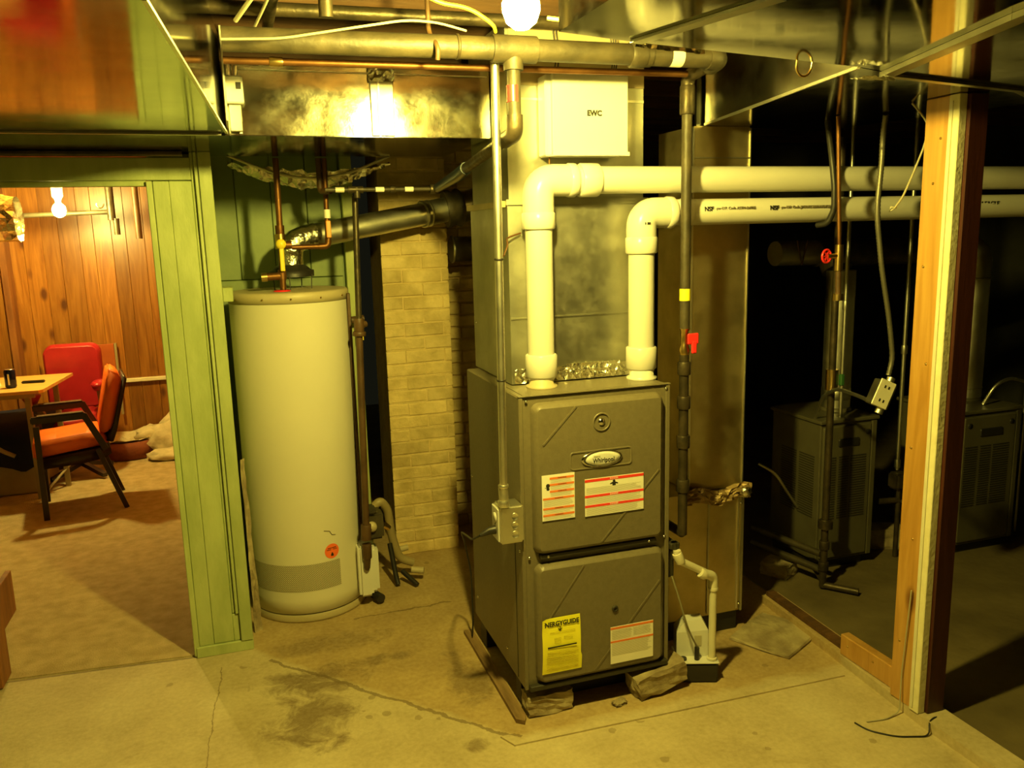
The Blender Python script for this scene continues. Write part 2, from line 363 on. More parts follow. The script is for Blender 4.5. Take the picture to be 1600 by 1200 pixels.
# floor joints : raised lip and worn pad round the furnace
mb = MB()
mb.prism([(.70, 2.36), (.73, 2.30), (2.0, 2.27), (2.02, 2.36)], 0, .006)
solo('trim_1', mb, 'concrete', 'low concrete lip in front of the furnace', kind='structure')
for i, (xa, xb, ya, yb) in enumerate([(-.05, .71, 3.28, 3.31), ]):
    pass
mb = MB().box(-4, 6, -2, 8, 2.48, 2.6)
ceil = solo('ceiling', mb, 'joist', 'boards and joists overhead', kind='structure')
for k in range(16):
    y = -.1 + k * .40
    if 3.2 < y < 3.4: continue
    part('joist', MB().box(-1.7 if y > 3.4 else -3.0, 5.5, y, y + .042, 2.30, 2.479, .003), 'joist', ceil)
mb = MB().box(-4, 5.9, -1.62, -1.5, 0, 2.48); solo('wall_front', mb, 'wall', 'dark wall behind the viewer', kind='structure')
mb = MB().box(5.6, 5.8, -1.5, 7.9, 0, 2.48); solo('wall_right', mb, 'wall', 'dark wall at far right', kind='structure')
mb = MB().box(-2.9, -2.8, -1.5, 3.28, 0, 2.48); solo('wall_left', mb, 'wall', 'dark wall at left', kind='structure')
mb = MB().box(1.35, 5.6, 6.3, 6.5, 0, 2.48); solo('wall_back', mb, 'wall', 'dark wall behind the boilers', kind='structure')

# --- green partition with doorway (Y = 3.29)
gw = solo('wall_partition', MB().box(-.275, -.07, 3.335, 3.42, 0, 1.95).box(-2.8, -1.0, 3.335, 3.42, 0, 1.95), 'green', 'green painted board partition round the doorway', kind='structure')
def board(parent, x0, x1, y0, y1, z0, z1, m='green', name='board', jit=.0008, bv=.0025):
    return part(name, MB().box(x0, x1, y0, y1, z0, z1, bv, jit=jit), m, parent)
board(gw, -.282, -.262, 3.290, 3.334, .006, 1.852); board(gw, -.261, -.207, 3.294, 3.334, .045, 1.852)
board(gw, -.206, -.130, 3.294, 3.334, .045, 1.852)
board(gw, -.129, -.118, 3.300, 3.334, .16, 1.955); board(gw, -.116, -.104, 3.286, 3.334, .16, 1.955)
board(gw, -.102, -.057, 3.280, 3.334, .045, 1.955)
board(gw, -.129, -.104, 3.296, 3.334, .045, .158)
board(gw, -.274, -.057, 3.284, 3.334, 0, .044, name='plinth')
board(gw, -1.6, -.130, 3.300, 3.334, 1.856, 1.935, name='header_board'); board(gw, -1.6, -.283, 3.306, 3.334, 1.835, 1.854, name='header_lip')
for k in range(9): board(gw, -1.03 - .1 * k - .098, -1.03 - .1 * k, 3.294, 3.334, .01, 1.83)
board(gw, -1.028, -.985, 3.29, 3.334, .0, 1.83)
# brown jamb on the far left
jm = solo('trim_2', MB().box(-.984, -.955, 3.30, 3.42, .006, 1.835, .003), 'jamb', 'stained timber door jamb at far left', kind='structure')
board(jm, -1.10, -1.075, 3.50, 4.05, .006, .20, 'jamb', 'baseboard_piece')
# partition between heater alcove and pine room, and green back wall
solo('wall_alcove_left', MB().box(-.125, -.085, 3.42, 4.10, 0, 2.30), 'green', 'green side wall of the heater alcove', kind='structure')
ab = solo('wall_alcove_back', MB().box(-.085, .545, 4.09, 4.15, 0, 2.30), 'green_dark', 'green plank wall behind the water heater', kind='structure')
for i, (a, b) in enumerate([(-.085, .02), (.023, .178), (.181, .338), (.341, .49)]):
    board(ab, a, b, 4.07, 4.089, 1.452, 2.29, 'green_dark'); board(ab, a, b, 4.07, 4.089, .01, 1.37, 'green_dark')
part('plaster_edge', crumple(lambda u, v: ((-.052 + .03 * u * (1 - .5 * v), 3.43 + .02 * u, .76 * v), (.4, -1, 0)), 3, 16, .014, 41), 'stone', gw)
board(ab, -.085, .49, 4.066, 4.089, 1.375, 1.449, 'green_dark', 'rail')
board(ab, .50, .552, 4.03, 4.12, 0, 2.29, 'green', 'corner_post')
board(ab, -.058, -.02, 3.40, 3.50, 1.40, 1.455, 'green', 'ledge_block'); 
# alley dark behind
solo('wall_alley', MB().box(.45, .69, 5.6, 5.7, 0, 2.48), 'wall', 'unlit end of the gap beside the chimney', kind='structure')
solo('wall_alley_left', MB().box(.50, .545, 4.16, 5.6, 0, 2.48), 'wall', 'unlit side of the gap beside the chimney', kind='structure')

# --- chimney bricks
ch = root('chimney', (.83, 4.2, 0), 'cream painted brick chimney between the water heater and the furnace', 'chimney')
part('mortar', MB().box(.675, 1.0, 4.0475, 4.40, 0, 2.47), 'mortar', ch)
def bricks(parent, x0, x1, y, z0, z1, m, bl=.2, bh=.067, gap=.009, depth=.02, off0=0, seed=3):
    rnd = random.Random(seed); z = z0; row = 0; cache = []
    for s in range(5):
        random.seed(seed * 10 + s)
        cache.append(MB().box(-.5, .5, 0, depth, 0, bh - gap, .0045, jit=.0028))
    while z + bh - gap < z1:
        x = x0 - (row % 2) * bl * .5 - off0
        while x < x1:
            a, b = max(x, x0), min(x + bl - gap, x1)
            if b - a > .02:
                mbs = MB(); src = rnd.choice(cache); L = b - a
                mbs.add([((a + b) / 2 + vx * L, y - rnd.uniform(0, .0012) + vy, z + vz) for vx, vy, vz in src.v], src.f)
                part('brick', mbs, m, parent)
            x += bl
        z += bh; row += 1
bricks(ch, .672, 1.004, 4.045, .0, 2.2, 'brick', gap=.006, seed=3)
bw = solo('wall_brick', MB().box(1.0, 1.35, 4.37, 4.6, 0, 2.47).box(1.02, 1.35, 4.6, 6.3, 0, 2.47), 'mortar', 'painted brick wall behind the furnace', kind='structure')
bricks(bw, 1.005, 1.38, 4.355, 0, 2.2, 'brick', off0=.06, seed=5)

# --- pine room
pw = solo('wall_pine', MB().box(-3.2, -.12, 7.12, 7.2, 0, 2.48), 'jamb', 'knotty pine panelled wall of the back room', kind='structure')
x = -1.60; k = 0; random.seed(11)
while x < -.14:
    wd = [.10, .13, .115, .14, .10, .125][k % 6]; bb = min(x + wd, -.13)
    board(pw, x + .0006, bb - .0006, 7.095 + .001 * (k % 2), 7.119, .006, 2.1, 'pine', 'pine_board', .0003, .002); x = bb; k += 1
part('chair_rail', MB().box(-.93, -.13, 7.06, 7.094, .545, .575, .004), 'drywall', pw, label='pale ledge strip')
pl = solo('wall_pine_left', MB().box(-3.2, -1.63, 6.98, 7.11, 0, 2.48), 'jamb', 'pine panelled return at left of the back room', kind='structure')
x = -1.66; k = 0
board(pl, -1.632, -1.588, 6.93, 7.09, .006, 2.1, 'jamb', 'corner_board')
x = -1.634
while x > -3.1:
    wd = [.17, .14, .18][k % 3]; board(pl, x - wd + .002, x - .002, 6.955, 6.979, .006, 2.1, 'pine', 'pine_board', .0005, .003); x -= wd; k += 1
solo('wall_back_room_left', MB().box(-3.3, -3.2, 3.4, 7.2, 0, 2.48), 'pine', 'left wall of the pine room', kind='structure')
rw = solo('wall_back_room_right', MB().box(-.20, -.13, 3.42, 7.09, 0, 2.48), 'pine', 'right wall of the pine room', kind='structure')
cb = solo('ceiling_back_room', MB().box(-3.2, -.2, 3.43, 7.09, 2.24, 2.29), 'table', 'pale board ceiling of the pine room', kind='structure')
for k in range(8): part('joist', MB().box(-3.1, -.2, 3.75 + k * .42, 3.79 + k * .42, 2.10, 2.239, .003), 'jamb', cb)

# --- stud, drywall edge and board at the right (an unfinished wall end)
sill = solo('trim_3', MB().prism([(2.028, .1), (2.02, 1.93), (2.082, 2.9), (2.165, 2.9), (2.125, 1.93), (2.135, .1)], 0, .035), 'concrete', 'low concrete sill running to the wall end', kind='structure')
st = root('wall_end_stud', (2.06, 2.0, .036), 'tall orange pine stud with drywall edge and red brown board, on the low sill', 'stud')
part('stud', MB().box(2.022, 2.06, 1.985, 2.075, .036, 1.999, .002), 'stud', st)
part('drywall_edge', MB().box(2.016, 2.045, 1.945, 1.984, .036, 1.999, .002), 'drywall', st, label='pale ragged drywall edge')
part('drywall_paper', MB().box(2.012, 2.0155, 1.966, 1.978, .05, 1.98), 'pvc_old', st, label='torn paper strip')
part('face_board', MB().box(2.046, 2.115, 1.935, 1.984, .036, 1.999, .002), 'redbrown', st, label='dark red brown board')
for z in (.25, .62, .92, 1.2, 1.5, 1.75, 1.88):
    part('nail', MB().lathe([(0, -.003), (.004, -.002), (.004, 0)], (2.0215, 2.03 + .02 * math.sin(z * 9), z), 'X', 8), 'brass', st)
bl = root('sill_block', (2.07, 2.2, .036), 'short orange pine block nailed on the sill behind the stud', 'wood block')
part('block', MB().box(2.050, 2.088, 2.078, 2.36, .0365, .118, .003), 'stud', bl)
part('nail', MB().lathe([(0, -.003), (.004, -.002), (.004, 0)], (2.0495, 2.19, .09), 'X', 8).lathe([(0, -.003), (.004, -.002), (.004, 0)], (2.0495, 2.32, .085), 'X', 8), 'brass', bl)
solo('sill_plank', MB().prism([(2.075, 2.365), (2.098, 2.89), (2.135, 2.89), (2.112, 2.365)], .036, .055), 'joist', 'weathered flat plank lying along the far end of the sill', 'plank', org=(2.1, 2.6, .036))

# ================================================================ DUCTWORK
ZR = 2.0
tr = root('trunk_duct', (1.0, 1.0, ZR), 'big bright sheet metal trunk duct overhead beside the lit bulb', 'duct')
part('duct_body', MB().prism([(.60, -1.2), (.60, 1.50), (.769, 1.546), (1.437, 1.681), (1.559, 1.723), (1.37, 1.195), (.9, -1.2)], ZR, 2.28), 'sheet_darkened', tr)
def strip(parent, a, b, wd, z0, z1, name='seam_strip', m='zinc'):
    a, b = Vector((*a, (z0 + z1) / 2)), Vector((*b, (z0 + z1) / 2)); return part(name, MB().bar(a, b, z1 - z0, wd), m, parent)
strip(tr, (.775, 1.535), (.862, 1.20), .03, ZR - .006, ZR - .0005)
strip(tr, (1.548, 1.72), (1.365, 1.195), .035, ZR - .012, ZR - .0005, 'flange')
strip(tr, (1.365, 1.195), (.9, -.6), .035, ZR - .012, ZR - .0005, 'flange')
mb = crumple(lambda u, v: ((.79 + .18 * u, 1.563 + .036 * u + .002, ZR - .004 + .04 * v), (0, 1, 0)), 18, 3, .01, 4)
part('foil_tape', mb, 'foil', tr)
br = root('branch_duct', (1.9, 2.0, ZR), 'wide mirror-like branch duct overhead at right, over the stud', 'duct')
part('duct_body', MB().prism([(1.447, 1.69), (1.66, 2.735), (2.24, 2.83), (2.36, 2.37), (2.45, 2.07), (3.2, 1.5), (3.2, -1.2), (.92, -1.2), (1.385, 1.195), (1.570, 1.735)], ZR, 2.26), 'sheet_branch', br)
strip(br, (1.575, 1.74), (2.14, 1.865), .022, ZR - .008, ZR - .0005, 'flange')
strip(br, (2.14, 1.865), (2.46, 2.05), .02, ZR - .008, ZR - .0005, 'flange')
part('mastic', crumple(lambda u, v: ((1.45 + .12 * u, 1.683 + .03 * u + .05 * v * (1 - u), ZR - .013 - .004 * math.sin(PI * v)), (0, 0, -1)), 12, 6, .006, 6), 'mastic', br, label='white mastic lump')
part('side_seam', MB().bar((1.446, 1.70, ZR + .004), (1.656, 2.73, ZR + .004), .008, .006), 'conduit', br)
part('side_glow_panel', MB().prism([(1.4445, 1.70), (1.6575, 2.733), (1.6595, 2.7325), (1.4465, 1.6995)], ZR + .002, 2.255), 'sheet_side', br, label='added side sheet, brightened for the bulb glow')  # thin plate added; its brighter metal stands in for the bulb's reflection
part('end_collar', MB().prism([(1.625, 2.7365), (1.655, 2.80), (1.72, 2.85), (1.76, 2.80), (1.70, 2.755)], ZR - .0, 2.24), 'sheet_side', br)
# left trunk
lt = root('left_trunk_duct', (-.8, 1.5, 1.96), 'wide mirror-like duct overhead at upper left, running towards the viewer', 'duct')
part('duct_body', MB().prism([(-.175, -1.2), (-.088, 1.28), (.006, 2.775), (-2.6, 2.775), (-2.6, -1.2)], 1.96, 2.245), 'sheet', lt)
part('edge_seam', MB().bar((-.088, 1.28, 1.962), (.0055, 2.77, 1.962), .006, .007), 'conduit', lt, label='bright folded edge')
part('cross_seam', MB().box(-2.5, -.01, 2.755, 2.772, 1.953, 1.9595), 'zinc', lt)
part('end_flange', MB().box(.0075, .014, 2.60, 2.77, 1.975, 2.235, .001), 'conduit', lt)
# cross duct
cd = root('cross_duct', (.4, 3.1, 1.957), 'scuffed horizontal duct from the furnace plenum to the left, lit by the bulb', 'duct')
part('duct_body', MB().box(-2.6, .858, 2.785, 3.46, 1.957, 2.172), 'sheet_scr', cd)
part('bottom_panel', MB().box(-2.6, .857, 2.786, 3.459, 1.9545, 1.9565), 'sheet', cd, label='mirror-bright bottom')
part('seam_band', MB().box(.455, .53, 2.776, 2.784, 1.957, 2.165, .002), 'zinc', cd, label='dull overlap joint')
part('seam_line', MB().box(.478, .484, 2.771, 2.775, 1.957, 2.16), 'conduit', cd)
part('top_flange', MB().box(.05, .85, 2.779, 2.784, 2.150, 2.154), 'conduit', cd)
part('foil_tape', crumple(lambda u, v: ((.45 + .085 * u, 2.775, 2.125 + .055 * v), (0, -1, 0)), 9, 5, .01, 8), 'foil', cd)
part('corner_flange', MB().box(.045, .053, 2.775, 2.784, 1.96, 2.16), 'conduit', cd)
fb = root('foil_insulation', (.3, 3.7, 1.9), 'crinkled foil insulation bulging down behind the cross duct over the heater', 'insulation')
part('foil_sheet', crumple(lambda u, v: ((.0 + .66 * u, 3.60 + .20 * v, 1.975 - .10 * math.sin(PI * u) * math.sin(PI * (.12 + .75 * v)) - .02), (0, -.4, -1)), 34, 12, .022, 2), 'foil', fb)
part('hem', MB().tube([(.66 * u, 3.595, 1.972 - .10 * math.sin(PI * u) * .93) for u in [i / 16 for i in range(17)]], .006, 8), 'pvc_old', fb)

# plenum
pn = root('plenum', (1.1, 2.85, 1.126), 'tall galvanized plenum rising from the furnace top', 'plenum')
part('casing', MB().box(.861, 1.366, 2.63, 3.08, 1.126, 1.735), 'zinc', pn)
part('upper_duct', MB().box(.869, 1.360, 2.638, 3.07, 1.736, 2.298), 'zinc', pn)
part('side_joint', MB().prism([(.846, 2.64), (.846, 3.08), (.868, 3.08), (.868, 2.64)], 1.72, 1.74), 'zinc_dark', pn)
part('seam', MB().box(.855, 1.372, 2.622, 2.629, 1.726, 1.744), 'zinc', pn)
part('seam', MB().box(.92, 1.36, 2.634, 2.6375, 2.058, 2.066), 'conduit', pn)
part('seam', MB().box(.862, 1.362, 2.626, 2.6295, 1.348, 1.353), 'zinc', pn)
part('paper_facing', MB().box(.88, 1.36, 2.6335, 2.6375, 2.105, 2.28), 'cardboard', pn, label='cream torn facing at the top')
part('foil_tape', crumple(lambda u, v: ((.87 + .49 * u, 2.628, 1.128 + .05 * v), (0, -1, 0)), 40, 4, .006, 12), 'foil', pn)
part('foil_tape', crumple(lambda u, v: ((1.06 + .2 * u, 2.622, 1.13 + .055 * v), (0, -1, 0)), 24, 5, .007, 13), 'foil', pn)
for zz in (1.30,): part('sheet_screw', MB().lathe([(0, -.004), (.004, -.003), (.004, 0)], (.8605, 3.05, zz), 'X', 8), 'chrome', pn)

# return drop and boot
rd = root('return_drop', (1.73, 2.86, .62), 'flat bronze-looking return duct dropping to the boot right of the furnace', 'duct')
part('duct_body', MB().box(1.615, 1.85, 2.735, 3.0, .615, 1.999), 'zinc_dark', rd)
part('corner_seam', MB().box(1.610, 1.6145, 2.730, 2.745, .63, 1.995), 'conduit', rd)
part('corner_seam', MB().box(1.8505, 1.855, 2.730, 2.745, .63, 1.995), 'conduit', rd)
part('seam', MB().box(1.613, 1.852, 2.730, 2.7345, 1.885, 1.890), 'zinc', rd)
bt = root('return_boot', (1.66, 2.9, .09), 'broad sheet metal return boot beside the furnace, under the drop duct', 'duct')
part('boot_body', MB().box(1.356, 1.848, 2.72, 3.06, .09, .612), 'zinc_dark', bt)
part('seam', MB().box(1.690, 1.697, 2.715, 2.7195, .10, .585), 'zinc', bt)
part('edge_fold', MB().box(1.825, 1.832, 2.714, 2.7195, .10, .605), 'conduit', bt)
part('edge_fold', MB().box(1.842, 1.852, 2.712, 2.7195, .09, .60), 'zinc', bt)
part('base_rail', MB().box(1.40, 1.845, 2.74, 3.05, .0, .0895), 'black', bt)
for zz in (.12, .55): part('sheet_screw', MB().lathe([(0, -.004), (.005, -.003), (.005, 0)], (1.838, 2.7135, zz), 'Y', 8), 'chrome', bt)
sealj = root('joint_sealant', (1.7, 2.72, .6), 'crumpled brown foil and sealant wrapped round the joint above the boot', 'foil wrap')
part('wrap', crumple(lambda u, v: ((1.58 + .29 * u, 2.718 - .008 * math.sin(PI * v), .565 + .062 * v + .012 * math.sin(u * 9)), (.2, -1, .1)), 26, 8, .022, 21), mat('brown foil', (.30, .20, .09), (.42, .30, .14), .5, .4, bmp=.6), sealj)
part('wrap_end', MB().lathe([(.0, -.02), (.02, -.018), (.026, 0), (.022, .02), (0, .024)], (1.845, 2.70, .60), 'Z', 12), 'foil', sealj)

# ================================================================ FURNACE
FX0, FX1, FY, FB, FZ0, FZ1 = .815, 1.352, 2.430, 3.05, .107, 1.122
fu = root('furnace', (1.08, 2.74, .107), 'olive grey upright gas furnace with two doors and an oval white badge', 'furnace')
cab = part('cabinet', MB().box(FX0, FX1, FY, FB, FZ0, FZ1, .004), 'furnace', fu)
part('corner_bead', MB().box(FX0 - .002, FX0 + .012, FY - .006, FY - .0005, FZ0 + .003, FZ1 - .002, .002), 'furnace', fu)
part('corner_bead', MB().box(FX1 - .014, FX1 + .002, FY - .006, FY - .0005, FZ0 + .003, FZ1 - .002, .002), 'furnace', fu)
part('top_lip', MB().box(FX0 - .002, FX1 + .002, FY - .008, FY + .01, FZ1 + .0005, FZ1 + .0035), 'furnace', fu)
part('top_deck', MB().box(FX0 + .02, FX1 - .02, FY + .02, 2.62, FZ1 + .0005, FZ1 + .002), 'furnace', fu)
ud = part('upper_door', MB().plate(.853, 1.322, .592, 1.100, FY - .001, 2.400, .028, .016), 'furnace', fu)
part('door_slot', MB().plate(.872, 1.300, .573, .591, FY - .0005, 2.412, .006, .003), 'furnace_dark', fu, label='dark recess under the upper door')
ld = part('lower_door', MB().plate(.853, 1.326, .130, .556, FY - .001, 2.400, .028, .016), 'furnace', fu)
part('bottom_rail', MB().box(.826, 1.345, 2.408, FY - .001, .108, .128, .003), 'furnace_dark', fu)
def crease(parent, a, b, wd=.006):
    y = 2.3995; return part('crease', MB().bar((a[0], y, a[1]), (b[0], y, b[1]), .0042, wd, (0, 1, 0)), 'furnace', parent)
crease(ud, (.884, .965), (1.0, 1.083)); crease(ud, (1.087, .612), (1.300, .838), .005)
crease(ld, (.884, .352), (1.021, .538), .005); crease(ld, (1.059, .150), (1.306, .440))
# peephole
part('peephole_ring', MB().lathe([(.032, 0), (.031, -.003), (.027, -.0035), (.026, -.001)], (1.089, 2.3995, 1.023), 'Y', 28), 'furnace', ud)
part('peephole_glass', MB().lathe([(.012, 0), (.011, -.004), (0, -.005)], (1.089, 2.3995, 1.023), 'Y', 16), 'chrome', ud)
part('peephole_ring', MB().lathe([(.012, 0), (.011, -.004), (.006, -.005), (.005, -.001), (0, -.001)], (1.135, 2.3995, .362), 'Y', 20), 'furnace_dark', ld)
# badge recess and badge
def ring_plate(x0, x1, z0, z1, y, r, wd, h):
    mb = MB(); seg = 5
    def loop(i, yy):
        o = []
        a0s = ((x1 - r, z0 + r, -PI / 2), (x1 - r, z1 - r, 0), (x0 + r, z1 - r, PI / 2), (x0 + r, z0 + r, PI))
        for cx, cz, a0 in a0s:
            for k in range(seg + 1):
                a = a0 + PI / 2 * k / seg; o.append((cx + (r - i) * math.cos(a), yy, cz + (r - i) * math.sin(a)))
        return o
    L = [loop(0, y), loop(wd * .5, y - h), loop(wd, y)]; n = len(L[0])
    mb.add(L[0] + L[1] + L[2], [[i * n + k, i * n + (k + 1) % n, (i + 1) * n + (k + 1) % n, (i + 1) * n + k] for i in range(2) for k in range(n)], True); return mb
part('badge_frame', ring_plate(.975, 1.200, .868, .932, 2.3995, .014, .007, .003), 'furnace', ud)
part('badge_bezel', MB().lathe([(1, 0), (.98, -.004), (.86, -.0065), (.84, -.003)], (0, 0, 0), 'Y', 36), 'chrome', ud)
bz = ud.children[-1] if False else [o for o in C.objects if o.name.startswith('badge_bezel')][0]
bz.data.transform(Matrix.Translation(Vector((1.089, 2.399, .901)) - ORG[ud.name]) @ Matrix.Diagonal((.074, 1, .029, 1)) @ Matrix.Translation(ORG[ud.name]))
bd = part('badge', MB().lathe([(1, 0), (.95, -.005), (.6, -.0065), (0, -.007)], (0, 0, 0), 'Y', 36), 'white', ud, label='white oval maker badge')
bd.data.transform(Matrix.Translation(Vector((1.092, 2.3985, .901)) - ORG[ud.name]) @ Matrix.Diagonal((.063, 1, .025, 1)) @ Matrix.Translation(ORG[ud.name]))
txt('badge_lettering', 'Whirlpool', .0215, (1.092, 2.3905, .8965), 'ink', ud, sx=.86, bold=.0003)
txt('badge_lettering', 'heating', .008, (1.068, 2.3905, .912), 'grey_ink', ud)
# labels
def sheet_label(name, parent, x0, x1, z0, z1, y, m, label, bands=(), bm='red_band', lines=(), lm='grey_ink', inset=.002, words=None, wm='label', wx=None):
    part(name, MB().box(x0, x1, y - .0008, y, z0, z1), m, parent, label=label)
    mbb = MB()
    for b in bands: mbb.box(b[0], b[1], y - .0014, y - .0009, b[2], b[3])
    if bands: part('label_band', mbb, bm, parent)
    ml = MB()
    for a, b, za, zb in lines:
        z = zb; rnd = random.Random(int(a * 999 + zb * 777))
        while z > za:
            ml.box(a, b - rnd.random() * (b - a) * .12, y - .0012, y - .0009, z - .0009, z); z -= .0032
    if lines: part('fine_print', ml, lm, parent)
Y0 = 2.3965
xa, xb = .876, .990
sheet_label('warning_label', ud, xa, xb, .712, .866, Y0, 'label', 'white label with orange bands',
            [(xa + .027, xb - .002, .850, .857), (xa + .027, xb - .002, .8285, .8355), (xa + .027, xb - .002, .806, .813), (xa + .003, xb - .002, .7825, .7895), (xa + .003, xb - .002, .749, .756), (xa + .003, xb - .002, .7265, .7335)], 'orange_band',
            [(xa + .03, xb - .006, .838, .848), (xa + .03, xb - .006, .815, .826), (xa + .03, xb - .006, .793, .804), (xa + .006, xb - .006, .758, .780), (xa + .006, xb - .006, .737, .747), (xa + .006, xb - .006, .715, .724)])
for z in (.8535, .832, .8095): txt('label_heading', 'WARNING', .0062, (xa + .070, Y0 - .0016, z), 'ink', ud)
for z in (.786, .7525, .730): txt('label_heading', 'WARNING', .0062, (xa + .058, Y0 - .0016, z), 'ink', ud)
part('label_pictogram', MB().lathe([(0, -.0003), (.007, 0)], (xa + .021, Y0 - .001, .830), 'Y', 12, False).lathe([(0, -.0003), (.0055, 0)], (xa + .021, Y0 - .001, .819), 'Y', 12, False).box(xa + .010, xa + .024, Y0 - .0014, Y0 - .0010, .823, .8245), 'ink', ud)
xa, xb = 1.026, 1.240
sheet_label('danger_label', ud, xa, xb, .708, .836, Y0, 'label', 'wide white label with red bands',
            [(xa, xb, .8245, .8335), (xa, xb, .7715, .7795), (xa, xb, .7375, .7455)], 'red_band',
            [(xa + .005, xb - .004, .782, .804), (xa + .005, xb - .004, .749, .769), (xa + .005, xb - .004, .711, .735)])
for z in (.829, .7755, .7415): txt('label_heading', 'DANGER', .0075, (xa + .105, Y0 - .0016, z), 'label', ud)
mb = MB(); cx, cz, yy = xa + .105, .813, Y0 - .0012
mb.lathe([(0, 0), (.005, .0002)], (cx, yy, cz + .006), 'Y', 10, False)
mb.bar((cx - .014, yy, cz - .003), (cx, yy, cz + .003), .0004, .004, (0, 1, 0)); mb.bar((cx + .014, yy, cz - .003), (cx, yy, cz + .003), .0004, .004, (0, 1, 0)); mb.box(cx - .006, cx + .006, yy - .0003, yy, cz - .009, cz)
part('label_pictogram', mb, 'ink', ud)
xa, xb = 1.116, 1.279
sheet_label('caution_label', ld, xa, xb, .161, .298, Y0, 'label', 'white label with two thin orange bands, lower door',
            [(xa, xb, .288, .2955), (xa, xb, .239, .2455)], 'orange_band', [(xa + .005, xb - .08, .25, .283), (xa + .086, xb - .005, .252, .283), (xa + .005, xb - .005, .19, .236)])
# energy guide: slightly curled sheet
eg0, eg1, ez0, ez1 = .864, 1.003, .172, .371
def egp(u, v):
    b = .010 * math.sin(PI * v) * (1 - .3 * u) + (.012 * max(0, .15 - u) / .15 * max(0, v - .75) / .25)
    return (eg0 + (eg1 - eg0) * u + (.004 if v < .3 else 0) * u, Y0 - .0008 - b, ez0 + (ez1 - ez0) * v)
mb = MB(); nu, nv = 8, 16; mb.add([egp(i / nu, j / nv) for i in range(nu + 1) for j in range(nv + 1)], [[i * (nv + 1) + j, (i + 1) * (nv + 1) + j, (i + 1) * (nv + 1) + j + 1, i * (nv + 1) + j + 1] for i in range(nu) for j in range(nv)], True)
part('energy_label', mb, 'yellow', ld, label='curled bright yellow energy label')
def egx(u, v, o=.0012): p = egp(u, v); return (p[0], p[1] - o, p[2])
txt('energy_heading', 'ENERGYGUIDE', .023, egx(.48, .90, .004), 'ink', ld, sx=.86, bold=.0009)
mb = MB(); p = egx(.46, .81, .003); mb.bar((p[0], p[1], p[2] + .010), (p[0], p[1], p[2] - .003), .0003, .003, (0, 1, 0))
mb.bar((p[0] - .007, p[1], p[2] + .002), (p[0], p[1], p[2] - .006), .0003, .003, (0, 1, 0)); mb.bar((p[0] + .007, p[1], p[2] + .002), (p[0], p[1], p[2] - .006), .0003, .003, (0, 1, 0))
part('energy_arrow', mb, 'ink', ld)
mb = MB(); p = egx(.5, .50, .003); mb.box(p[0] - .052, p[0] + .052, p[1] - .0003, p[1], p[2] - .0025, p[2] + .0025); part('energy_scale', mb, 'ink', ld)
mb = MB()
for (u0, u1, va, vb) in ((.2, .85, .72, .76), (.3, .48, .56, .65), (.55, .78, .60, .66), (.12, .92, .36, .42), (.1, .85, .29, .34), (.1, .9, .20, .27), (.1, .9, .07, .13)):
    v = vb
    while v > va:
        a, b = egx(u0, v, .0016), egx(u1, v, .0016); mb.box(a[0], b[0], min(a[1], b[1]) - .0002, min(a[1], b[1]), a[2] - .0009, a[2]); v -= .02
part('fine_print', mb, 'brown_ink', ld)
for (xx, zz) in ((.838, .582), (1.335, .586), (.838, .118), (1.337, .118), (.838, 1.108), (1.338, 1.108), (.90, .582), (1.27, .582)):
    part('sheet_screw', MB().lathe([(0, -.004), (.0045, -.003), (.005, 0)], (xx, FY - .006 if xx in (.838, 1.335, 1.337, 1.338) else 2.4115, zz), 'Y', 8), 'chrome', fu)
for (yy, zz) in ((3.02, .70), (3.0, .2), (2.62, .17), (2.45, .60)):
    part('sheet_screw', MB().lathe([(0, -.004), (.0045, -.003), (.005, 0)], (FX0 - .0005, yy, zz), 'X', 8), 'chrome', fu)
part('side_panel_line', MB().box(FX0 - .0015, FX0 - .0003, 2.50, 2.503, .12, .62), 'furnace_dark', fu)
for (xx, yy) in ((.943, 2.56), (1.334 - .02, 2.556)):
    part('vent_collar', MB().lathe([(.052, 0), (.053, .006), (.042, .010), (.041, .03), (.036, .032), (.036, 0)], (xx, yy, FZ1 + .0025), 'Z', 28), 'tankrim' if xx < 1 else 'pvc', fu)
fh = root('foot_rail_left', (.9, 2.6, 0), 'dark steel support under the furnace', 'support')
part('rail', MB().box(.83, 1.34, 2.525, 2.58, .0, .106, .002), 'black', fh); part('rail', MB().box(.83, 1.34, 2.95, 3.03, 0, .106, .002), 'black', fh)
def rock(name, c, s, rot, label, m='stone', seed=1, cat='brick', tilt=0):
    rnd = random.Random(seed); bm = bmesh.new(); bmesh.ops.create_cube(bm, size=1); bmesh.ops.subdivide_edges(bm, edges=bm.edges[:], cuts=4, use_grid_fill=True)
    rm = Matrix.Rotation(rot, 4, 'Z') @ Matrix.Rotation(tilt, 4, 'Y')
    for v in bm.verts:
        k = 1 - .07 * (abs(v.co.x * v.co.y) + abs(v.co.y * v.co.z) + abs(v.co.x * v.co.z)) * 4 / 3 * 1.2
        v.co = rm @ Vector((v.co.x * s[0] * k + rnd.uniform(-.004, .004), v.co.y * s[1] * k + rnd.uniform(-.004, .004), v.co.z * s[2] * k + rnd.uniform(-.003, .003)))
    zmin = min(v.co.z for v in bm.verts)
    bm.verts.index_update(); mb = MB().add([v.co + Vector((c[0], c[1], c[2] - zmin)) for v in bm.verts], [[v.index for v in f.verts] for f in bm.faces]); bm.free()
    return solo(name, mb, m, label, cat, org=(c[0], c[1], c[2]))
rock('stone_block', (.905, 2.463, 0.0), (.175, .075, .075), .02, 'flat rectangular stone under the left front corner of the furnace', seed=3, cat='stone')
rock('broken_brick', (1.315, 2.44, 0.0), (.215, .10, .085), .10, 'rough brown broken brick under the right front corner of the furnace', seed=9, tilt=-.16)
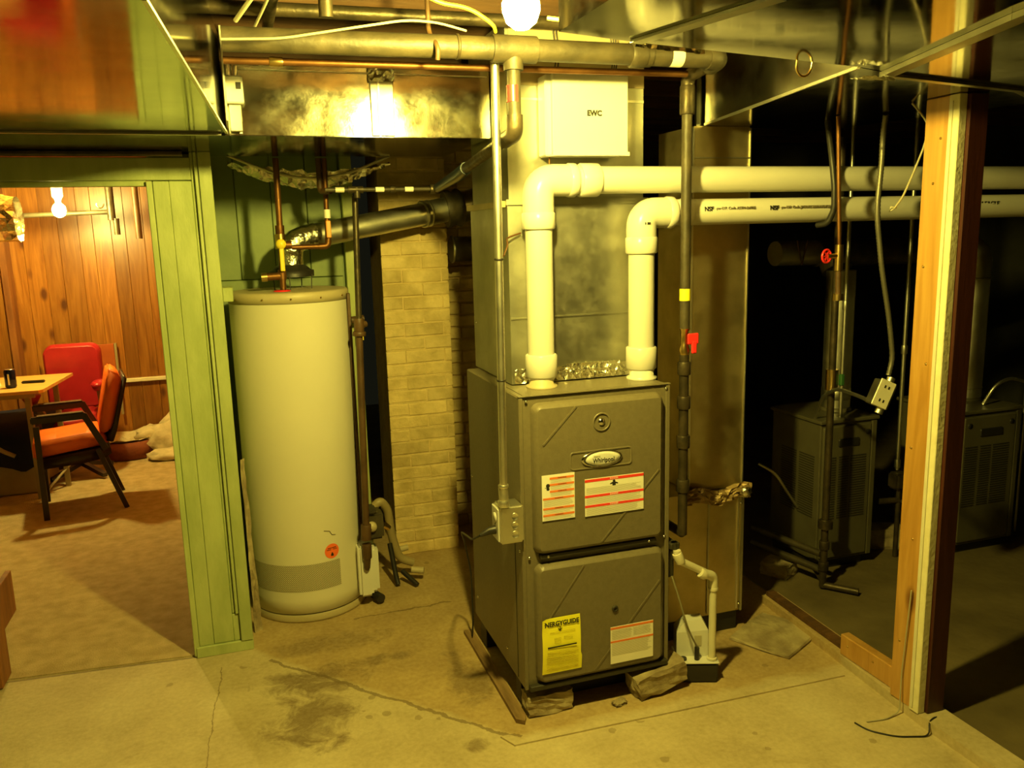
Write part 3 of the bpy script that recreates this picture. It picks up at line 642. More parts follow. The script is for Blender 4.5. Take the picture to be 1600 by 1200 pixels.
solo('side_plank', MB().prism([(.775, 2.42), (.80, 2.40), (.815, 2.43), (.812, 3.10), (.775, 3.10)], 0, .016), 'plank', 'worn brown plank lying along the left side of the furnace', 'plank', org=(.8, 2.9, 0))
# condensate trap, switch box
tp = root('condensate_trap', (1.37, 2.45, .4), 'small dark condensate trap on the right edge of the furnace', 'trap')
part('trap_body', MB().box(1.3535, 1.385, 2.44, 2.50, .42, .56, .005), 'furnace_dark', tp); part('spout', MB().tube([(1.372, 2.42, .56), (1.372, 2.42, .50)], .012, 12).box(1.3535, 1.39, 2.41, 2.44, .535, .56, .004), 'furnace_dark', tp)
jb = root('junction_box', (.76, 2.42, .66), 'square galvanized outlet box hanging on the conduit at the furnace left edge', 'junction box')
part('box_body', MB().box(.733, .8125, 2.395, 2.475, .652, .778, .006), 'conduit', jb)
for zz in (.742, .712, .682): part('knockout', MB().lathe([(.013, 0), (.0125, -.0008), (.0115, -.0008), (.011, -.0003), (0, -.0003)], (.782, 2.3945, zz), 'Y', 18), 'conduit', jb)
part('receptacle', MB().box(.7275, .7325, 2.402, 2.47, .66, .77, .002), 'white', jb, label='white outlet face')
part('outlet', MB().lathe([(0, -.003), (.016, -.003), (.017, 0)], (.7272, 2.435, .735), 'X', 18), 'white', jb); 
part('cover_screw', MB().lathe([(0, -.004), (.004, 0)], (.7272, 2.435, .715), 'X', 8), 'chrome', jb)
pg = root('power_cord', (.70, 2.43, .69), 'black plug and thin cord leaving the outlet box', 'cord')
part('plug', MB().tube([(.7265, 2.435, .693), (.705, 2.435, .692), (.675, 2.435, .680)], [.015, .013, .006], 12), 'black', pg)
part('cable', MB().tube([(.675, 2.435, .680), (.655, 2.46, .66), (.68, 2.70, .60), (.755, 2.95, .46), (.79, 3.0, .30), (.79, 3.0, .10), (.79, 3.02, .026)], .0035, 8, .05), 'black', pg)

# ================================================================ PIPES
def pipe(name, pts, r, m, label, cat='pipe', fil=0, seg=14, group=None, pname='pipe', ribs=0):
    o = root(name, pts[0], label, cat, group); part(pname, MB().tube(pts, r, seg, fil, ribs=ribs), m, o); return o
def sleeve(parent, a, b, r, m, name='coupling', seg=18):
    a, b = Vector(a), Vector(b); d = (b - a).normalized(); e = min(.004, (b - a).length * .2)
    return part(name, MB().tube([a, a + d * e, b - d * e, b], [r * .93, r, r, r * .93], seg), m, parent)
# PVC
RP = .0445
pa = root('vent_pipe', (.943, 2.56, 1.16), 'white plastic pipe from the left furnace collar, upper of the two long runs', 'pipe')
XA, YP, ZA, ZB = .945, 2.565, 1.800, 1.690
part('riser', MB().tube([(XA, YP, 1.165), (XA, YP, 1.665)], RP, 28), 'pvc', pa)
part('elbow', MB().tube([(XA, YP, 1.668), (XA, YP, ZA), (1.06, YP, ZA)], RP + .007, 28, .10, fseg=10), 'pvc', pa)
sleeve(pa, (XA, YP, 1.645), (XA, YP, 1.70), RP + .010, 'pvc'); sleeve(pa, (1.045, YP, ZA), (1.075, YP, ZA), RP + .010, 'pvc'); sleeve(pa, (1.088, YP, ZA), (1.155, YP, ZA), RP + .010, 'pvc')
part('run', MB().tube([(1.06, YP, ZA), (5.4, YP + .06, ZA)], RP, 28), 'pvc', pa)
sleeve(pa, (XA, YP, 1.158), (XA, YP, 1.235), RP + .009, 'pvc'); part('reducer', MB().tube([(XA, YP, 1.157), (XA, YP, 1.14)], [RP + .004, .036], 24), 'pvc', pa)
XB = 1.317
pb = root('intake_pipe', (XB, YP, 1.16), 'white plastic pipe from the right furnace collar, lower run with black print', 'pipe')
part('riser', MB().tube([(XB, YP, 1.165), (XB, YP, 1.585)], RP, 28), 'pvc', pb)
part('elbow', MB().tube([(XB, YP, 1.585), (XB, YP, ZB), (1.43, YP, ZB)], RP + .007, 28, .10, fseg=10), 'pvc', pb)
sleeve(pb, (XB, YP, 1.555), (XB, YP, 1.612), RP + .010, 'pvc'); sleeve(pb, (1.405, YP, ZB), (1.435, YP, ZB), RP + .010, 'pvc'); sleeve(pb, (1.47, YP, ZB), (1.50, YP, ZB), RP + .006, 'pvc')
part('run', MB().tube([(1.43, YP, ZB), (5.4, YP + .06, ZB)], RP, 28), 'pvc', pb)
sleeve(pb, (XB, YP, 1.158), (XB, YP, 1.235), RP + .009, 'pvc'); part('reducer', MB().tube([(XB, YP, 1.157), (XB, YP, 1.13)], [RP + .002, .040], 24), 'pvc', pb)
ny = YP - RP * .93; nz = ZB + RP * .22
txt('pipe_print', 'NSF', .021, (1.535, ny + .0005, nz - .002), 'ink', pb, align='LEFT', bold=.0008, ext=.002)
txt('pipe_print', '-pw-U.P. Code ASTM-D1785', .0135, (1.578, ny + .0005, nz), 'furnace', pb, align='LEFT', ext=.002)
txt('pipe_print', 'NSF', .021, (1.80, ny + .004, nz - .002), 'ink', pb, align='LEFT', bold=.0008, ext=.003)
txt('pipe_print', '-pw-U.P. Code JM90 PE 2010 NOV 26 11:', .0135, (1.843, ny + .004, nz), 'furnace', pb, align='LEFT', ext=.003)
txt('pipe_print', 'JM EAGLE', .026, (2.76, ny + .022, nz - .002), 'ink', pb, align='LEFT', bold=.0006, ext=.003)
txt('pipe_print', '1 80', .012, (XB - .004, YP - RP - .0075, 1.655), 'ink', pb, ext=.002)
hs = root('hanger_strap', (2.02, YP, 1.7), 'dark strap hanging down and looped round both plastic pipes', 'strap')
part('strap', MB().tube([(2.05, YP - .01, 2.0), (2.045, YP - .05, 1.86), (2.05, YP - .062, ZA - .03), (2.055, YP - .060, ZB), (2.045, YP - .04, ZB - .052), (2.03, YP, ZB - .056)], .011, 8, .02), 'black', hs)

# main iron header pipe
mp = root('iron_header_pipe', (.5, 2.3, 2.14), 'thick greasy iron pipe running under the ceiling from the left to the right elbow', 'pipe')
part('pipe', MB().tube([(.012, 2.33, 2.14), (.745, 2.31, 2.142)], .031, 22), 'iron_main', mp)
part('tee', MB().tube([(.722, 2.31, 2.142), (.852, 2.31, 2.142)], .037, 22).tube([(.785, 2.31, 2.14), (.785, 2.31, 2.085)], .028, 18), 'iron_main', mp)
part('pipe', MB().tube([(.85, 2.31, 2.142), (1.41, 2.31, 2.142)], .030, 22), 'iron_main', mp)
sleeve(mp, (1.145, 2.31, 2.142), (1.195, 2.31, 2.142), .037, 'iron_main'); sleeve(mp, (1.165, 2.31, 2.142), (1.215, 2.31, 2.142), .034, 'iron_main')
part('pipe_sticker', MB().tube([(1.275, 2.31, 2.142), (1.315, 2.31, 2.142)], .0305, 22, caps=False), 'white_rub', mp, label='white sticker')
part('elbow', MB().tube([(1.405, 2.31, 2.142), (1.445, 2.31, 2.142), (1.445, 2.36, 2.135)], .033, 18, .03), 'iron_main', mp)
sleeve(mp, (.62, 2.31, 2.142), (.628, 2.31, 2.142), .034, 'iron', 'joint_ring')
gv = root('gas_drop_pipe', (1.42, 2.46, 1.0), 'dark vertical gas pipe with a red valve handle right of the furnace', 'pipe')
XG, YG = 1.435, 2.475
part('offset', MB().tube([(1.445, 2.36, 2.135), (XG, YG, 2.12), (XG, YG, 2.04)], .022, 16, .03), 'iron', gv)
part('pipe', MB().tube([(XG, YG, 2.05), (XG, YG, 1.30)], .0172, 16), 'iron_main', gv); sleeve(gv, (XG, YG, 2.0), (XG, YG, 2.09), .025, 'iron')
part('yellow_tag', MB().tube([(XG, YG, 1.395), (XG, YG, 1.435)], .0185, 16, caps=False), 'yellow', gv, label='yellow tag')
part('valve_body', MB().tube([(XG, YG, 1.21), (XG, YG, 1.225), (XG, YG, 1.245), (XG, YG, 1.29), (XG, YG, 1.30)], [.017, .021, .014, .014, .02], 12), 'brass', gv)
part('valve_handle', MB().box(XG - .004, XG + .040, YG - .03, YG - .022, 1.247, 1.285, .004).box(XG + .012, XG + .032, YG - .032, YG - .022, 1.215, 1.26, .004), 'red_pl', gv, label='red valve lever')
part('pipe', MB().tube([(XG, YG, 1.212), (XG, YG, .56)], .0165, 14), 'iron', gv)
for z in (1.14, 1.02, .88, .72): sleeve(gv, (XG, YG, z), (XG, YG, z + .045), .023, 'iron')
part('branch', MB().tube([(XG, YG, .565), (XG, 2.70, .56)], .0165, 14), 'iron', gv)
# drop beside tee, diagonal to thin line
dg = root('branch_pipe', (.785, 2.31, 1.95), 'dark pipe dropping from the header tee and slanting back to the thin horizontal line', 'pipe')
part('drop', MB().tube([(.785, 2.31, 2.09), (.785, 2.31, 1.94)], .019, 16), 'iron_main', dg)
part('elbow', MB().tube([(.785, 2.31, 1.965), (.785, 2.31, 1.915), (.79, 2.42, 1.908)], .024, 16, .03), 'iron', dg)
part('slant', MB().tube([(.785, 2.36, 1.912), (.80, 2.90, 1.865)], .0185, 16), 'iron', dg)
part('reducer', MB().tube([(.80, 2.90, 1.865), (.806, 3.02, 1.852), (.812, 3.40, 1.825)], [.022, .024, .018], 16), 'blueblack', dg, label='bluish reducer')
part('red_tag', MB().tube([(.782, 2.309, 2.0), (.782, 2.309, 2.045)], .0192, 16, caps=False), 'red_pl', dg, label='red paint mark')
hl = root('thin_horizontal_pipe', (.6, 3.42, 1.82), 'thin grey pipe with paper stickers above the flue', 'pipe')
part('pipe', MB().tube([(.36, 3.42, 1.822), (.815, 3.42, 1.822)], .0085, 10), 'iron_main', hl)
for a in (.40, .56, .68): part('sticker', MB().tube([(a, 3.42, 1.822), (a + .035, 3.42, 1.822)], .0105, 10, caps=False), 'white_rub' if a > .5 else 'pvc_old', hl, label='paper sticker')
part('tee', MB().tube([(.45, 3.42, 1.822), (.51, 3.42, 1.822)], .014, 10).tube([(.485, 3.42, 1.83), (.485, 3.42, 1.79)], .013, 10), 'iron', hl); sleeve(hl, (.62, 3.42, 1.822), (.64, 3.42, 1.822), .014, 'iron'); sleeve(hl, (.785, 3.42, 1.822), (.83, 3.42, 1.822), .02, 'iron', 'end_fitting')
# conduit
cdp = root('electrical_conduit', (.75, 2.36, .9), 'slim shiny conduit running straight down to the outlet box', 'conduit')
part('conduit', MB().tube([(.745, 2.355, 2.16), (.748, 2.40, .80)], .0125, 14), 'conduit', cdp)
sleeve(cdp, (.748, 2.40, .842), (.748, 2.40, .853), .0165, 'conduit', 'connector'); sleeve(cdp, (.748, 2.40, .80), (.748, 2.405, .843), .0155, 'conduit', 'connector'); sleeve(cdp, (.748, 2.402, .779), (.748, 2.402, .80), .019, 'conduit', 'locknut')
part('wire_tie', MB().lathe([(.0135, -.003), (.0155, 0), (.0135, .003)], (.7462, 2.374, 1.56), 'Z', 14).lathe([(.0135, -.003), (.0155, 0), (.0135, .003)], (.7475, 2.388, 1.19), 'Z', 14), 'black', cdp)
pipe('control_wire', [(.762, 2.375, 1.57), (.80, 2.45, 1.60), (.845, 2.60, 1.62), (.90, 2.615, 1.635)], .003, 'copper', 'thin brown control wire from the conduit tie to the plenum', 'wire', .03, 8)
pipe('control_wire', [(1.0, 2.60, 1.885), (1.0, 2.60, 1.84), (1.005, 2.61, 1.80)], .003, 'copper', 'thin pair of wires under the white control box', 'wire', .01, 8)

# white control box on plenum
ew = root('control_box', (1.13, 2.6, 1.88), 'flat white square control box on the plenum front', 'control box')
part('box_body', MB().box(.975, 1.242, 2.565, 2.632, 1.876, 2.128, .005), 'white', ew)
part('front_cover', MB().box(.993, 1.258, 2.545, 2.564, 1.882, 2.128, .003), 'white', ew)
part('bottom_hinge', MB().box(.99, 1.262, 2.541, 2.5445, 1.876, 1.888, .001), 'white', ew)
txt('logo_lettering', 'EWC', .023, (1.137, 2.5435, 2.008), 'ink', ew, bold=.0013)
for i, x in enumerate((1.02, 1.03, 1.22, 1.228, 1.236)):
    pipe('ceiling_wire', [(x, 2.60, 2.129), (x + .01, 2.60, 2.19), (x - .01, 2.59, 2.30)], .0022, 'black', '%s thin dark wire rising from the white control box top' % ('leftmost', 'second from left', 'third from left', 'fourth from left', 'rightmost')[i], 'wire', .02, 6, 'wires above the white control box')

# bulb
def bulb(name, c, m, label, zc):
    b = root(name, (c[0], c[1], c[2]), label, 'light bulb')
    part('glass', MB().lathe([(.0, -.046), (.016, -.043), (.032, -.030), (.0400, -.008), (.0400, .008), (.033, .026), (.020, .040), (.0135, .048)], c, 'Z', 24), m, b)  # glass oversized to stand in for the glow around the bulb
    part('screw_base', MB().lathe([(.0135, .048), (.0135, .066), (0, .066)], c, 'Z', 16), 'brass', b)
    part('lamp_holder', MB().lathe([(.016, .052), (.020, .07), (.032, .085), (.040, zc - c[2])], c, 'Z', 20), 'white', b)
    return b
bulb('light_bulb', (.615, 1.75, 2.105), M['bulb'], 'bare lit bulb hanging near the ceiling beside the trunk duct', 2.30)
bulb('light_bulb', (-1.04, 6.0, 1.85), M['bulb2'], 'bare lit bulb in the pine panelled back room', 2.239)

# ================================================================ WATER HEATER
hx, hy, hr = .207, 3.69, .25
wh = root('water_heater', (hx, hy, 0), 'tall cream cylindrical gas water heater in the green alcove', 'water heater')
part('tank', MB().lathe([(hr - .02, .035), (hr, .04), (hr, .10), (hr, 1.375)], (hx, hy, 0), 'Z', 72), 'tank', wh)
part('base_ring', MB().lathe([(hr - .03, .0), (hr + .001, .0), (hr + .003, .010), (hr + .003, .030), (hr, .036)], (hx, hy, 0), 'Z', 72), 'tankrim', wh)
part('top_cap', MB().lathe([(hr, 1.376), (hr + .0015, 1.376), (hr + .0015, 1.415), (hr - .006, 1.42), (hr - .02, 1.421), (0, 1.423)], (hx, hy, 0), 'Z', 72), 'tankrim', wh)
for a in (-150, -118, -92, -64, -35): part('cap_screw', MB().lathe([(0, -.004), (.004, 0)], (hx + (hr + .004) * math.cos(math.radians(a)), hy + (hr + .004) * math.sin(math.radians(a)), 1.395), 'Y', 8), 'brass', wh)
def curved(a0, a1, z0, z1, r, n=24):
    vs = []; uv = []
    for k in range(n + 1):
        a = math.radians(a0 + (a1 - a0) * k / n)
        for z in (z0, z1): vs.append((hx + r * math.cos(a), hy + r * math.sin(a), z)); uv.append((r * a, z))
    mb = MB().add(vs, [[2 * k, 2 * k + 2, 2 * k + 3, 2 * k + 1] for k in range(n)], True); mb.uv = uv; return mb
g = curved(-185, -62, .142, .262, hr + .0012); go = part('air_grille', g, 'grille', wh, label='perforated band')
uvl = go.data.uv_layers.new(name='UVMap')
for l in go.data.loops: uvl.data[l.index].uv = g.uv[l.vertex_index]
# orange sticker
mb = MB(); n = 24; vs = [(0, 0)] + [(.033 * math.cos(2 * PI * k / n), .033 * math.sin(2 * PI * k / n)) for k in range(n)]
def oncyl(dx, dz, a0, z0, r): a = math.radians(a0) + dx / r; return (hx + r * math.cos(a), hy + r * math.sin(a), z0 + dz)
part('sticker', MB().add([oncyl(dx, dz, -70, .305, hr + .0015) for dx, dz in vs], [[0, k + 1, (k + 1) % n + 1] for k in range(n)]), 'orange_st', wh, label='round orange sticker')
mb = MB()
for (dx0, dx1, dz0, dz1) in ((-.02, .02, .013, .016), (-.024, .024, .006, .0085), (-.006, .006, -.022, -.012), (-.003, .003, -.012, -.006)):
    mb.add([oncyl(dx0, dz0, -70, .305, hr + .0025), oncyl(dx1, dz0, -70, .305, hr + .0025), oncyl(dx1, dz1, -70, .305, hr + .0025), oncyl(dx0, dz1, -70, .305, hr + .0025)], [[0, 1, 2, 3]])
part('sticker_print', mb, 'ink', wh)
mb = MB()
for p, q in (((-.03, .012), (-.005, .006)), ((-.005, .006), (.004, -.012)), ((.004, -.012), (.022, -.016))): mb.bar(oncyl(*p, -70, .39, hr + .001), oncyl(*q, -70, .39, hr + .001), .002, .002)
part('scratch', mb, 'rust', wh)
part('rating_label', curved(-22, -10, .78, .90, hr + .0015, 4), 'label', wh, label='upright white rating label'); part('rating_label_border', curved(-23, -21.6, .775, .905, hr + .0018, 2), 'rust', wh)
part('side_conduit_strip', MB().box(.438, .452, 3.575, 3.60, .30, 1.40, .002), 'rust', wh)
part('burner_cover', MB().box(.405, .468, 3.478, 3.60, .055, .295, .012).box(.452, .50, 3.51, 3.62, .055, .27, .015), 'white', wh, label='white burner access cover')
part('cover_foot', MB().tube([(.475, 3.56, .03), (.50, 3.50, .03)], .02, 10), 'black', wh)
gc = part('gas_control', MB().box(.448, .53, 3.50, 3.60, .31, .43, .010).box(.455, .50, 3.49, 3.58, .43, .455, .008), 'iron_main', wh, label='grey gas control block')
part('control_knob', MB().lathe([(0, -.022), (.02, -.02), (.023, -.004), (.023, 0)], (.475, 3.499, .375), 'Y', 16), 'tankrim', gc); part('union', MB().tube([(.535, 3.54, .36), (.56, 3.54, .34)], [.018, .012], 12), 'brass', gc)
part('draft_hood', MB().lathe([(.095, 1.475), (.092, 1.495), (.07, 1.515), (.052, 1.525)], (.225, 3.70, 0), 'Z', 32), 'black', wh, label='black draft hood')
part('draft_hood_skirt', MB().lathe([(.0945, 1.476), (.095, 1.50), (.085, 1.503)], (.225, 3.70, 0), 'Z', 32), 'black', wh)
for a in (-150, -100, -30, 60): part('hood_leg', MB().bar((.225 + .088 * math.cos(math.radians(a)), 3.70 + .088 * math.sin(math.radians(a)), 1.422), (.225 + .092 * math.cos(math.radians(a)), 3.70 + .092 * math.sin(math.radians(a)), 1.482), .010, .004, (0, 1, 0)), 'black', wh)
part('hot_port', MB().lathe([(.035, 0), (.033, .004), (.02, .006)], (.172, 3.545, 1.4225), 'Z', 18), 'red_pl', wh, label='red ring at the pipe port')
# flue of heater
fl = root('heater_flue', (.225, 3.70, 1.52), 'galvanized flue pipe slanting from the heater hood up to the chimney', 'flue pipe')
part('elbow', MB().tube([(.225, 3.70, 1.515), (.228, 3.70, 1.62), (.34, 3.74, 1.65)], .052, 24, .07, fseg=4), 'foil', fl, label='foil taped elbow')
part('pipe', MB().tube([(.31, 3.735, 1.640), (.93, 3.89, 1.745)], [.0525, .0525], 28), 'pipe_zinc', fl)
part('adapter', MB().tube([(.85, 3.868, 1.730), (.97, 3.90, 1.752)], .058, 28), 'zinc', fl); sleeve(fl, (.846, 3.867, 1.7298), (.858, 3.871, 1.7318), .063, 'zinc', 'crimp_ring'); sleeve(fl, (.872, 3.8735, 1.734), (.884, 3.8765, 1.736), .062, 'zinc', 'crimp_ring')
part('collar', MB().tube([(.965, 3.90, 1.752), (.985, 3.90, 1.755), (1.005, 3.905, 1.757), (1.03, 3.91, 1.76)], [.085, .088, .075, .09], 28), 'iron_main', fl)
part('stub', MB().tube([(1.03, 3.91, 1.76), (1.2, 3.95, 1.79)], .075, 28), 'pipe_zinc', fl)
ol = root('lower_flue_stub', (1.1, 4.1, 1.56), 'short dark flue stub with a rim behind the plenum, under the heater flue', 'flue pipe')
part('stub', MB().tube([(1.04, 4.1, 1.56), (1.30, 4.1, 1.56)], .062, 24), 'iron_main', ol); sleeve(ol, (1.035, 4.1, 1.56), (1.05, 4.1, 1.56), .068, 'conduit', 'rim')
# copper lines
c1 = root('copper_cold_pipe', (.18, 3.56, 1.5), 'copper pipe with a yellow lever valve, standing on the heater top', 'pipe')
part('riser', MB().tube([(.186, 3.555, 1.956), (.182, 3.555, 1.62)], .0125, 14), 'copper', c1)
part('upper_tee', MB().tube([(.182, 3.555, 1.69), (.182, 3.555, 1.60)], .018, 14).tube([(.182, 3.555, 1.61), (.225, 3.555, 1.61)], .016, 14), 'copper', c1)
part('riser', MB().tube([(.182, 3.555, 1.62), (.178, 3.555, 1.424)], .0125, 14), 'copper', c1)
part('valve_body', MB().tube([(.181, 3.55, 1.595), (.181, 3.55, 1.655)], .022, 12), 'brass', c1)
part('valve_lever', MB().box(.172, .190, 3.518, 3.524, 1.505, 1.60, .004).lathe([(0, -.006), (.02, -.004), (.02, .004)], (.181, 3.522, 1.615), 'Y', 14), 'yellow_pl', c1, label='yellow valve lever')
part('tee', MB().tube([(.178, 3.555, 1.47), (.178, 3.555, 1.51)], .017, 12).tube([(.178, 3.555, 1.485), (.11, 3.555, 1.483)], .0155, 12), 'copper', c1)
part('cap', MB().tube([(.118, 3.555, 1.483), (.095, 3.555, 1.482)], .018, 12), 'brass', c1)
c2 = root('copper_hot_pipe', (.385, 3.56, 1.6), 'copper pipe with an orange lever, bending left to the yellow valve', 'pipe')
part('pipe', MB().tube([(.378, 3.555, 1.956), (.372, 3.555, 1.60), (.225, 3.555, 1.60)], .0105, 12, .02), 'copper', c2)
part('white_tag', MB().tube([(.376, 3.55, 1.715), (.376, 3.55, 1.75)], .0135, 10), 'white_rub', c2, label='white tag')
part('valve_lever', MB().box(.366, .386, 3.53, 3.536, 1.635, 1.705, .005), 'orange_pl', c2, label='orange valve lever')
part('elbow', MB().tube([(.374, 3.555, 1.635), (.372, 3.555, 1.602), (.335, 3.555, 1.60)], .0135, 12, .018), 'copper', c2)
pipe('copper_stub_pipe', [(.355, 3.56, 1.956), (.355, 3.56, 1.822), (.39, 3.50, 1.822)], .012, 'rust', 'dark brown pipe beside the orange lever pipe, meeting the thin line', 'pipe', .02)
gh = root('heater_gas_pipe', (.48, 3.52, 1.8), 'dark vertical gas pipe down the right side of the water heater', 'pipe')
GX = .478
part('pipe', MB().tube([(.487, 3.50, 1.80), (.470, 3.48, 1.28)], .0125, 12), 'iron', gh)
sleeve(gh, (.470, 3.48, 1.30), (.469, 3.48, 1.24), .021, 'rust'); sleeve(gh, (.469, 3.48, 1.243), (.468, 3.48, 1.225), .028, 'rust', 'union_nut')
part('pipe', MB().tube([(.468, 3.48, 1.235), (.445, 3.465, .33)], .0150, 12), 'rust', gh)
part('side_branch', MB().tube([(.468, 3.48, 1.27), (.50, 3.50, 1.272)], .014, 12), 'rust', gh)
sleeve(gh, (.446, 3.465, .40), (.443, 3.465, .33), .023, 'rust'); sleeve(gh, (.444, 3.465, .31), (.443, 3.465, .245), .021, 'rust', 'drip_leg'); part('nipple', MB().tube([(.446, 3.465, .365), (.47, 3.50, .37)], .014, 12), 'rust', gh)
part('drip_cap', MB().tube([(.443, 3.465, .25), (.440, 3.465, .20), (.438, 3.465, .19)], [.016, .014, .008], 12), 'rust', gh)
vb = root('corner_valve', (.55, 3.95, 1.26), 'small brown valve fitting on the green corner post', 'valve')
part('valve', MB().tube([(.50, 3.96, 1.245), (.56, 3.96, 1.25)], .018, 10), 'rust', vb); part('tag', MB().box(.525, .55, 3.935, 3.94, 1.15, 1.24), 'yellow_pl', vb, label='yellow tag')
# hoses on floor
dh = root('drain_hose', (.6, 3.7, .1), 'dusty grey drain hose bending down to the floor beside the heater', 'hose')
part('hose', MB().tube([(.51, 3.68, .40), (.545, 3.68, .43), (.58, 3.70, .38), (.60, 3.74, .22), (.635, 3.76, .10), (.70, 3.76, .07)], .02, 12, .06), 'grey_leg', dh); part('fitting', MB().tube([(.68, 3.70, .06), (.735, 3.68, .055)], .016, 12), 'tankrim', dh); part('fitting', MB().tube([(.60, 3.82, .115), (.69, 3.84, .12)], .015, 12), 'tankrim', dh)
part('black_leg', MB().tube([(.585, 3.72, .20), (.60, 3.68, .05), (.605, 3.66, .012)], .012, 8).tube([(.635, 3.70, .06), (.69, 3.62, .013)], .012, 8), 'black', dh)

# ================================================================ PUMP
pu = root('condensate_pump', (1.44, 2.44, 0), 'small white condensate pump on a black tank beside the furnace', 'pump')
pm = Matrix.Translation((1.495, 2.475, 0)) @ Matrix.Rotation(-.35, 4, 'Z')
part('reservoir', MB().box(-.075, .075, -.055, .065, .0, .075, .006, m=pm), 'black', pu)
part('lid', MB().box(-.078, .078, -.058, .068, .0755, .082, .002, m=pm), 'white', pu)
mb = MB(); vs = [(-.07, -.01, .0825), (.045, -.01, .0825), (.045, .06, .0825), (-.07, .06, .0825), (-.07, -.01, .175), (.045, -.01, .185), (.045, .06, .185), (-.07, .06, .175), (-.04, .0, .215), (.025, .0, .222), (.025, .05, .222), (-.04, .05, .215)]
mb.add([pm @ Vector(v) for v in vs], [[0, 1, 5, 4], [1, 2, 6, 5], [2, 3, 7, 6], [3, 0, 4, 7], [4, 5, 9, 8], [5, 6, 10, 9], [6, 7, 11, 10], [7, 4, 8, 11], [8, 9, 10, 11]])
part('motor_cover', mb, 'white', pu)
part('rating_sticker', MB().box(-.005, .02, -.0125, -.0105, .125, .165, m=pm), 'grey_ink', pu); part('inlet_port', MB().tube([pm @ Vector((-.05, -.035, .0825)), pm @ Vector((-.05, -.035, .090))], .013, 14), 'black', pu)
part('check_valve', MB().tube([pm @ Vector((.0, -.035, .0825)), pm @ Vector((0, -.035, .13))], .009, 10), 'black', pu)
cpx, cpy = 1.535, 2.425
dp = root('condensate_drain_pipe', (1.38, 2.41, .5), 'thin cream plastic drain pipe angling down into the pump', 'pipe')
part('pipe', MB().tube([(1.375, 2.405, .535), (1.377, 2.405, .50), (cpx, cpy, .405), (cpx, cpy, .0835)], .0135, 16, .025), 'pvc_old', dp)
sleeve(dp, (1.374, 2.405, .525), (1.39, 2.405, .488), .0175, 'pvc_old', 'elbow'); sleeve(dp, (1.47, 2.408, .437), (1.49, 2.409, .423), .018, 'pvc_old'); part('elbow', MB().tube([(1.478, 2.408, .431), (cpx, cpy, .407), (cpx, cpy, .36)], .0172, 16, .02), 'pvc_old', dp); sleeve(dp, (cpx, cpy, .352), (cpx, cpy, .366), .0185, 'pvc_old', 'elbow_rim'); sleeve(dp, (cpx, cpy, .0832), (cpx, cpy, .092), .019, 'pvc_old', 'collar')
pipe('drain_tube', [(1.37, 2.43, .43), (1.385, 2.40, .35), (1.41, 2.39, .25), (1.455, 2.43, .18), (1.484, 2.443, .131)], .0035, 'tube_clear', 'thin grey hose curving from the trap to the pump', 'hose', .05, 8)
rock('floor_rubble', (1.95, 2.62, -.004), (.30, .26, .016), .5, 'flat broken slab of mortar on the floor left of the sill', seed=12, cat='rubble')
rock('floor_rubble', (1.15, 2.40, 0), (.05, .03, .012), .3, 'tiny flat crumb of mortar between the stone and the brick', seed=13, cat='rubble')

# ================================================================ TOP LEFT: pipes, wires, relay
rl = root('relay_box', (.02, 2.74, 2.08), 'small white damper motor box on the left end of the cross duct', 'relay')
part('box_body', MB().box(.010, .064, 2.735, 2.775, 2.045, 2.125, .004), 'white', rl); part('nameplate', MB().box(.043, .058, 2.733, 2.7345, 2.085, 2.105), 'black', rl)
part('bracket', MB().box(.018, .055, 2.76, 2.776, 1.965, 2.044, .002), 'zinc', rl); part('cable_clamp', MB().tube([(.025, 2.755, 2.125), (.025, 2.755, 2.165)], .011, 10).tube([(.045, 2.755, 2.125), (.048, 2.755, 2.155)], .007, 10), 'chrome', rl)
cp3 = root('copper_line', (.4, 2.42, 2.105), 'bare copper line running under the thick iron header pipe', 'pipe')
part('pipe', MB().tube([(.012, 2.43, 2.108), (1.40, 2.42, 2.115)], .010, 12), 'copper', cp3); sleeve(cp3, (.13, 2.43, 2.109), (.165, 2.43, 2.109), .013, 'brass')
pipe('upper_iron_pipe', [(-.3, 2.62, 2.285), (.25, 2.60, 2.285), (1.2, 2.58, 2.285)], .020, 'iron', 'dark iron pipe higher up behind the thick header pipe', 'pipe')
pipe('hanger_pipe', [(.27, 2.25, 2.44), (.27, 2.27, 2.19)], .018, 'iron', 'short dark vertical pipe stub ending on the header pipe, upper left', 'pipe')
pipe('hanger_rod', [(.55, 2.33, 2.44), (.55, 2.33, 2.18), (.56, 2.27, 2.13), (.56, 2.28, 2.10)], .007, 'rust', 'rusty rod hooked round the header pipe', 'hanger', .02, 8)
pipe('ceiling_pipe', [(.15, 1.95, 2.27), (.15, 2.9, 2.27)], .016, 'iron', 'dark pipe crossing above the header pipe, near the left trunk', 'pipe')
pipe('copper_ceiling_pipe', [(-.02, 2.14, 2.235), (.35, 2.14, 2.25)], .009, 'copper', 'short copper pipe at the ceiling above the left end of the header', 'pipe')
pipe('white_cable', [(.01, 2.24, 2.12), (.15, 2.23, 2.125), (.32, 2.22, 2.155), (.47, 2.23, 2.185), (.56, 2.26, 2.19), (.64, 2.27, 2.175)], .0032, 'wire_white', 'grey white cable draped over the header pipe', 'cable', .04, 8)
pipe('white_cable', [(.05, 2.35, 2.19), (.12, 2.2, 2.25), (.20, 2.1, 2.27), (.30, 2.0, 2.33)], .006, 'wire_white', 'thicker pale cable rising to the joists at upper left', 'cable', .06, 8)
pipe('white_cable', [(.10, 2.45, 2.20), (.14, 2.3, 2.25), (.16, 2.2, 2.36)], .004, 'wire_white', 'thin pale cable rising steeply beside the thicker pale one', 'cable', .05, 8)
